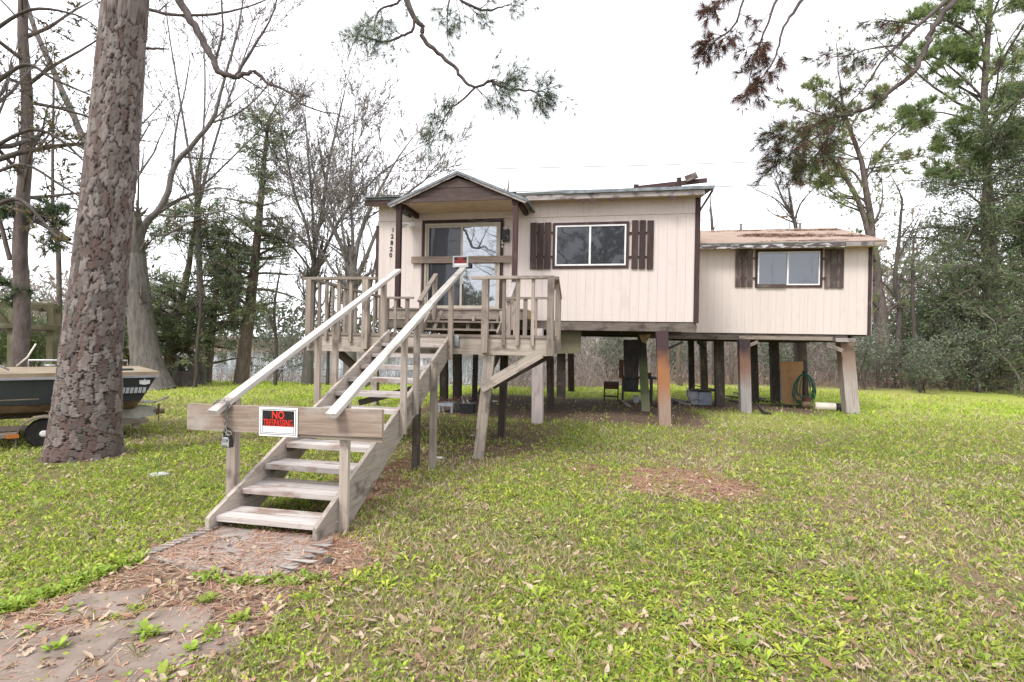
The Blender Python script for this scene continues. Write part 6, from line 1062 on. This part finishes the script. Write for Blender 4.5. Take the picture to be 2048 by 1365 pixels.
# ================================================================== ground cover
def polar(n, r0=2.0, r1=30, half=66, pw_=1.0):
    th_ = NR.uniform(-rad(half), rad(half), n); rr_ = r0 * (r1 / r0) ** (NR.uniform(0, 1, n) ** pw_); x = rr_ * np.sin(th_); y = rr_ * np.cos(th_)
    return x * math.cos(YAW) - y * math.sin(YAW), x * math.sin(YAW) + y * math.cos(YAW), rr_
def wood_mask(x, y): return ss(23.5, 25.5, -math.sin(YAW) * x + math.cos(YAW) * y)
def keep(x, y, w): return NR.random(len(x)) < w
ax_, ay_ = G(165, 918).x, G(165, 918).y
def trunkclear(x, y): return np.hypot(x - ax_, y - ay_) > .5
SLAB = [(p.x, p.y) for p in ply]
def lushness(x, y):
    "where broad-leaved weeds grow thick (1) or the lawn is thin straw (0)"
    base = pnoise(x, y, .9, 41) * .6 + pnoise(x, y, 3.1, 42) * .4; dep_ = -math.sin(YAW) * x + math.cos(YAW) * y
    l = ss(.38, .62, base + .10 * ss(-2.2, -4.2, x) * 0 + np.where((x < -2.6) & (dep_ < 8), .16, 0) + np.where((dep_ > 8.5) & (dep_ < 13) & (x > -2), .14, 0) + np.where((x > 1.2) & (dep_ < 7), -.10, 0))
    return l
def blades(name, n, hh, ww, mixfn, seed_cols, lean=.5, r0=2.0, r1=27, mat='leaf_mat', mask=None, label=None, pw_=1.0):
    x, y, r = polar(n, r0, r1, pw_=pw_); k = mask(x, y); x, y, r = x[k], y[k], r[k]; n = len(x); z = gz(x, y); s = 1 + r / 14
    h = NR.uniform(*hh, n) * s; w_ = NR.uniform(*ww, n) * (1 + r / 7); an = NR.uniform(0, 6.283, n); le = NR.uniform(.1, lean, n) * h; la = NR.uniform(0, 6.283, n)
    P = np.stack([x, y, z - .005], 1); sd = np.stack([np.cos(an), np.sin(an), 0 * an], 1) * w_[:, None] / 2; md_ = np.stack([np.cos(la) * le * .4, np.sin(la) * le * .4, h * .6], 1); tp_ = np.stack([np.cos(la) * le, np.sin(la) * le, h * NR.uniform(.75, 1, n)], 1)
    V = np.stack([P - sd, P + sd, P + tp_, P + md_ - sd * .9], 1).reshape(-1, 3); f = np.arange(n * 4).reshape(-1, 4)
    o = bigmesh(name, V, [f], mat, np.repeat(mixfn(x, y, n), 4, 0)); tag(o, label, 'ground cover', kind='stuff'); return o
GRN, YEL, STR, DRY = (.25, .34, .06), (.43, .52, .075), (.54, .46, .30), (.37, .275, .18)
def lawncol(x, y, n):
    l = lushness(x, y); dep_ = -math.sin(YAW) * x + math.cos(YAW) * y; pg = .36 + .42 * l + .3 * ss(12, 18, dep_); u_ = NR.random(n); g_ = shade(GRN, n, .3) ; g2 = shade(YEL, n, .3); gg = np.where(NR.random((n, 1)) < .35 + .4 * ss(10, 20, dep_)[:, None], g2, g_); st_ = np.where(NR.random((n, 1)) < .7, shade(STR, n, .25), shade(DRY, n, .3)); return np.where((u_ < pg)[:, None], gg, st_)
offhouse = lambda x, y: 1 - .93 * m_under(x, y)
def lm(x, y):
    dep_ = -math.sin(YAW) * x + math.cos(YAW) * y
    return keep(x, y, (1 - .85 * m_needle(x, y)) * (1 - .7 * ss(.56, .68, pnoise(x, y, 1.7, 81))) * offhouse(x, y) * (1 - wood_mask(x, y)) * np.where(m_path(x, y), .05, 1)) & trunkclear(x, y) & ~inpoly(x, y, SLAB)
blades('grass', 300000, (.018, .05), (.0035, .0065), lawncol, None, 1.1, mask=lm, label='short mixed green and straw grass of the lawn', pw_=.9)
def leaves(P, az, el, ln, wd, cols, droop=.35):
    "spatulate leaves, six points each"
    n = len(P); c_, s_ = np.cos(az), np.sin(az); d = np.stack([c_ * np.cos(el), s_ * np.cos(el), np.sin(el)], 1); sd = np.stack([-s_, c_, 0 * az], 1); up = np.array((0, 0, 1.0)); L_, W_2 = ln[:, None], wd[:, None] / 2
    b = P; m1 = P + d * L_ * .4 + up * L_ * .05; m2 = P + d * L_ * .78 - up * L_ * droop * .12; t_ = P + d * L_ - up * L_ * droop * .3
    V = np.stack([b, m1 - sd * W_2 * .65 + up * wd[:, None] * .12, m1 + sd * W_2 * .65 + up * wd[:, None] * .12, m2 - sd * W_2 + up * wd[:, None] * .15, m2 + sd * W_2 + up * wd[:, None] * .15, t_], 1).reshape(-1, 3)
    i = np.arange(n)[:, None] * 6; return V, [np.concatenate([i + np.array([[0, 2, 1]]), i + np.array([[3, 4, 5]])]), i + np.array([[1, 2, 4, 3]])], np.repeat(cols, 6, 0)
def rosettes(x, y, r, per, ln, wd, cols, el=(.25, .9)):
    n = len(x); z = gz(x, y); P = np.repeat(np.stack([x, y, z], 1), per, 0); N_ = n * per; sc_ = np.repeat(np.clip(np.exp(NR.normal(-.2, .42, n)), .4, 1.6) * (1 + r / 22), per); az = NR.uniform(0, 6.283, N_); P = P + np.stack([np.cos(az), np.sin(az), 0 * az], 1) * .006
    c = np.repeat(cols, per, 0) * (1 + NR.uniform(-.15, .15, (N_, 1))); return leaves(P, az, NR.uniform(*el, N_), NR.uniform(*ln, N_) * sc_, NR.uniform(*wd, N_) * sc_, c)
def weedmask(x, y):
    l = lushness(x, y); return keep(x, y, (.08 + .85 * l) * np.where((x < -2.4), .5, 1) * (1 - .93 * m_needle(x, y)) * (1 - .96 * m_under(x, y)) * (1 - wood_mask(x, y)) * np.where(m_path(x, y), .03, 1)) & trunkclear(x, y) & ~inpoly(x, y, SLAB)
WC = np.array(((.37, .48, .06), (.44, .53, .065), (.28, .40, .06), (.50, .54, .085)))
x, y, r = polar(30000, 2.0, 20, pw_=.85); k = weedmask(x, y) & (NR.random(len(x)) < 1 - .5 * ss(7, 16, r)); x, y, r = x[k], y[k], r[k]
V, Fs, Cc = rosettes(x, y, r, 6, (.02, .052), (.007, .015), WC[NR.integers(0, 4, len(x))] * NR.uniform(.6, 1.1, (len(x), 1)), (.15, .8)); o = bigmesh('weeds', V, Fs, 'leaf_mat', Cc); tag(o, 'bright green broad-leaved weeds spread through the lawn', 'weeds', kind='stuff')
x, y, r = polar(7000, 2.0, 12, pw_=.85); k = keep(x, y, ss(.5, .66, pnoise(x, y, 1.4, 91))) & weedmask(x, y); x, y, r = x[k], y[k], r[k]
V, Fs, Cc = rosettes(x, y, r, 9, (.035, .085), (.004, .008), np.array(((.26, .33, .09), (.20, .27, .08), (.34, .38, .12)))[NR.integers(0, 3, len(x))] * NR.uniform(.75, 1.1, (len(x), 1)), (.5, 1.35)); o = bigmesh('tall_grass_tufts', V, Fs, 'leaf_mat', Cc); tag(o, 'loose tufts of longer grass in patches of the lawn', 'grass', kind='stuff')
x, y, r = polar(900, 2.7, 6, pw_=.9); k = keep(x, y, ss(.45, .62, pnoise(x, y, 1.2, 95))) & weedmask(x, y); x, y, r = x[k], y[k], r[k]
V, Fs, Cc = rosettes(x, y, r, 8, (.035, .06), (.010, .017), WC[NR.integers(0, 4, len(x))] * NR.uniform(.7, 1.05, (len(x), 1)), (.35, 1.1)); o = bigmesh('broad_weeds', V, Fs, 'leaf_mat', Cc); tag(o, 'larger leafy weeds in patches of the near lawn', 'weeds', kind='stuff')
# fine creeping plants: dense left of the stairs
x, y, r = polar(66000, 2.2, 14, pw_=.9); cm_ = np.where(x < -2.3, .85, .22) * (.25 + .75 * ss(.35, .6, pnoise(x, y, 2.2, 51))); k = keep(x, y, cm_ * (1 - .95 * m_needle(x, y)) * (1 - .97 * m_under(x, y)) * np.where(m_path(x, y), .02, 1)) & trunkclear(x, y) & ~inpoly(x, y, SLAB); x, y, r = x[k], y[k], r[k]
n = len(x); per = 5; P = np.repeat(np.stack([x, y, gz(x, y) + NR.uniform(.0, .03, n)], 1), per, 0) + NR.normal(size=(n * per, 3)) * np.array((.014, .014, .006)) * (1 + np.repeat(r, per)[:, None] / 9)
lf_ = Leaves(); lf_.add(P, NR.normal(size=(n * per, 3)) * np.array((1, 1, .4)) + np.array((0, 0, .5)), NR.uniform(.010, .024, n * per) * (1 + np.repeat(r, per) / 8), NR.uniform(.006, .012, n * per) * (1 + np.repeat(r, per) / 8), np.repeat(np.array(((.38, .49, .07), (.28, .38, .065), (.46, .53, .09)))[NR.integers(0, 3, n)], per, 0) * NR.uniform(.7, 1.2, (n * per, 1)))
o = lf_.build('creeping_weeds', 'leaf_mat', None, True); tag(o, 'fine feathery ground plants thick left of the stairs', 'weeds', kind='stuff')
# single weed clumps that stand out on the path and lawn
def clump(px, py, nl, ln, lab, col=(.31, .42, .065), spread=.018, grp='leafy weed clumps near the path'):
    q = G(px, py); m_ = nl; P = np.repeat(np.array(q)[None], m_, 0) + NR.normal(size=(m_, 3)) * np.array((spread, spread, .002)); az = NR.uniform(0, 6.283, m_); V, Fs, Cc = leaves(P, az, NR.uniform(.3, 1.15, m_), NR.uniform(ln * .5, ln, m_), NR.uniform(ln * .2, ln * .32, m_), shade(col, m_, .25))
    o = bigmesh('weed_clump', V - np.array(q), Fs, 'leaf_mat', Cc); o.location = q; WM[o] = Matrix.Translation(q); tag(o, lab, 'weed', grp)
for a_ in ((110, 1305, 26, .10, 'weed clump between the pavers at the lower left'), (295, 1275, 30, .11, 'broad weed clump in the middle of the paver path'), (140, 1228, 16, .07, 'small weed clump on the upper pavers'), (415, 1205, 24, .09, 'weed clump on the path below the plywood sheet'), (480, 1245, 30, .09, 'upper end of the weed row along the path edge'), (430, 1275, 30, .09, 'middle of the weed row along the path edge'), (390, 1305, 34, .09, 'lower end of the weed row along the path edge'), (330, 1355, 20, .10, 'weed clump at the bottom edge of the path'), (60, 1270, 14, .07, 'little weed at the upper left paver corner'), (270, 1225, 22, .07, 'darker weed tuft among the path leaves'), (230, 1240, 16, .06, 'pale weed tuft beside the darker one on the path')): clump(*a_)
for i in range(34):   # row of weeds along the upper edge of the path
    f = i / 33; clump(-60 + 340 * f + rng.uniform(-8, 8), 1252 - 130 * f + rng.uniform(-7, 7), 18, .09, 'leafy weed in the row along the upper path edge', (.29, .40, 0.06), .018, 'weed row along the upper path edge')
for i in range(22):
    f = i / 21; clump(395 + 250 * f + rng.uniform(-8, 8), 1158 + 10 * math.sin(f * 3) + rng.uniform(-8, 8), 16, .075, 'leafy weed in the row below the plywood sheet', (.27, .37, .065), .018, 'weed row below the plywood sheet')
# pine straw
x, y, r = polar(150000, 2.0, 16, pw_=.8); k = keep(x, y, np.clip(.95 * m_needle(x, y) + np.where(m_path(x, y), .42, 0) + .25 * m_under(x, y) * (y < 11) + .035, 0, 1)); x, y, r = x[k], y[k], r[k]; n = len(x)
xx, yy = NR.uniform(-4.2, -1.5, 3200), NR.uniform(3.0, 4.0, 3200); ki = inpoly(xx, yy, SLAB) & (pnoise(xx, yy, 4.5, 61) > .42); xx, yy = xx[ki], yy[ki]; zz = np.concatenate([gz(x, y) + .012, np.full(len(xx), .04)]); x, y, r = np.concatenate([x, xx]), np.concatenate([y, yy]), np.concatenate([r, np.full(len(xx), 3.5)]); n = len(x)
o = straws('pine_straw', np.stack([x, y, zz + NR.uniform(0, .012, n)], 1), NR.uniform(.08, .17, n), NR.uniform(.002, .0035, n) * (1 + r / 6), np.where(NR.random((n, 1)) < .8, shade((.38, .21, .145), n, .35), shade((.52, .40, .30), n, .25)), None); tag(o, 'reddish fallen pine needles on soil, path and plywood', 'pine straw', kind='stuff')
# fallen oak leaves: lobed outline, curled
lobes = [(0, 0), (.10, .05), (.16, .20), (.08, .30), (.24, .46), (.10, .56), (.20, .76), (.07, .82), (0, 1), (-.07, .82), (-.20, .76), (-.10, .56), (-.24, .46), (-.08, .30), (-.16, .20), (-.10, .05)]
oval = [(0, 0), (.09, .12), (.17, .32), (.19, .5), (.15, .72), (.07, .9), (0, 1), (-.07, .9), (-.15, .72), (-.19, .5), (-.17, .32), (-.09, .12)]
def litter_mesh(x, y, r, size, outl, cols, zo=.012, tilt=.45):
    n = len(x); o_ = np.array(outl); m_ = len(o_); az = NR.uniform(0, 6.283, n); s = size * (1 + r / 25); lx = (o_[None, :, 0]) * s[:, None]; ly = (o_[None, :, 1] - .5) * s[:, None]; cu_ = NR.uniform(-.5, 1.4, n)[:, None]; lz = (np.abs(o_[None, :, 0]) * 1.6 * cu_ + (o_[None, :, 1] - .5) ** 2 * cu_ * .9) * s[:, None] + NR.normal(size=(n, m_)) * .02 * s[:, None]
    tx, ty = NR.uniform(-tilt, tilt, n)[:, None], NR.uniform(-tilt, tilt, n)[:, None]; lz = lz + lx * tx + ly * ty; lz = lz - lz.min(1)[:, None]
    X_ = x[:, None] + lx * np.cos(az)[:, None] - ly * np.sin(az)[:, None]; Y_ = y[:, None] + lx * np.sin(az)[:, None] + ly * np.cos(az)[:, None]; Z_ = gz(x, y)[:, None] + zo + lz; V = np.stack([X_, Y_, Z_], -1)
    ctr = np.stack([V[:, 0], (V[:, 0] + V[:, m_ // 2]) / 2, V[:, m_ // 2]], 1); V = np.concatenate([V, ctr[:, 1:2]], 1); i = np.arange(n)[:, None] * (m_ + 1); f = np.concatenate([i + np.array([[m_, j, (j + 1) % m_]]) for j in range(m_)]); return V.reshape(-1, 3), [f], np.repeat(cols, m_ + 1, 0)
LC = np.array(((.40, .295, .205), (.46, .36, .26), (.31, .20, .13), (.43, .34, .255), (.25, .15, .095)))
def leafmask(x, y):
    dep_ = -math.sin(YAW) * x + math.cos(YAW) * y; return keep(x, y, np.clip(.34 + .7 * m_path(x, y) + .5 * (ss(8, 10, dep_) * (1 - ss(17, 20, dep_)) * (1 - ss(-6.5, -4, x))) + .2 * m_needle(x, y), 0, 1) * (1 - .8 * m_under(x, y)) * (1 - wood_mask(x, y)))
for nm, N0, outl, sz, lb_ in (('dead_leaves', 8500, oval, (.03, .065), 'small fallen tan leaves scattered over lawn and path'), ('oak_leaf_litter', 4500, lobes, (.03, .068), 'fallen lobed oak leaves scattered over lawn and path')):
    x, y, r = polar(N0 * 2, 2.0, 22, pw_=.85); k = leafmask(x, y); x, y, r = x[k], y[k], r[k]; n = len(x); V, Fs, Cc = litter_mesh(x, y, r, NR.uniform(*sz, n), outl, LC[NR.integers(0, 5, n)] * NR.uniform(.75, 1.15, (n, 1))); o = bigmesh(nm, V, Fs, 'dry_mat', Cc); tag(o, lb_, 'leaves', kind='stuff')
spots = [(300, 1247), (60, 1318), (425, 1320), (365, 1362), (500, 1205), (95, 1350), (175, 1328), (960, 1075), (1010, 1050), (1130, 1060), (905, 1205), (970, 1250), (875, 1275), (740, 1255), (1250, 1132), (1345, 1170), (1495, 1100), (1385, 1110), (1730, 1090), (1900, 1125), (1935, 1040), (1880, 1290), (1440, 1185), (1600, 1205), (1700, 1210), (1560, 1285), (1290, 1240), (1100, 1325), (1250, 980), (1560, 955), (1700, 1005), (1820, 960), (640, 1190), (560, 1215), (690, 1165), (845, 1140), (1060, 1185), (1170, 1265), (1980, 1180), (1650, 1340)]
for i, (px, py) in enumerate(spots):
    q = G(px, py); V, Fs, Cc = litter_mesh(np.array([q.x]), np.array([q.y]), np.array([0.0]), np.array([rng.uniform(.055, .09)]), lobes if i % 3 else oval, LC[[i % 5]], .03, .5); o = bigmesh('fallen_leaf', V - np.array(q), Fs, 'dry_mat', Cc); o.location = q; tag(o, 'large curled brown oak leaf fallen on the near ground', 'leaf', 'large fallen leaves on the near ground')
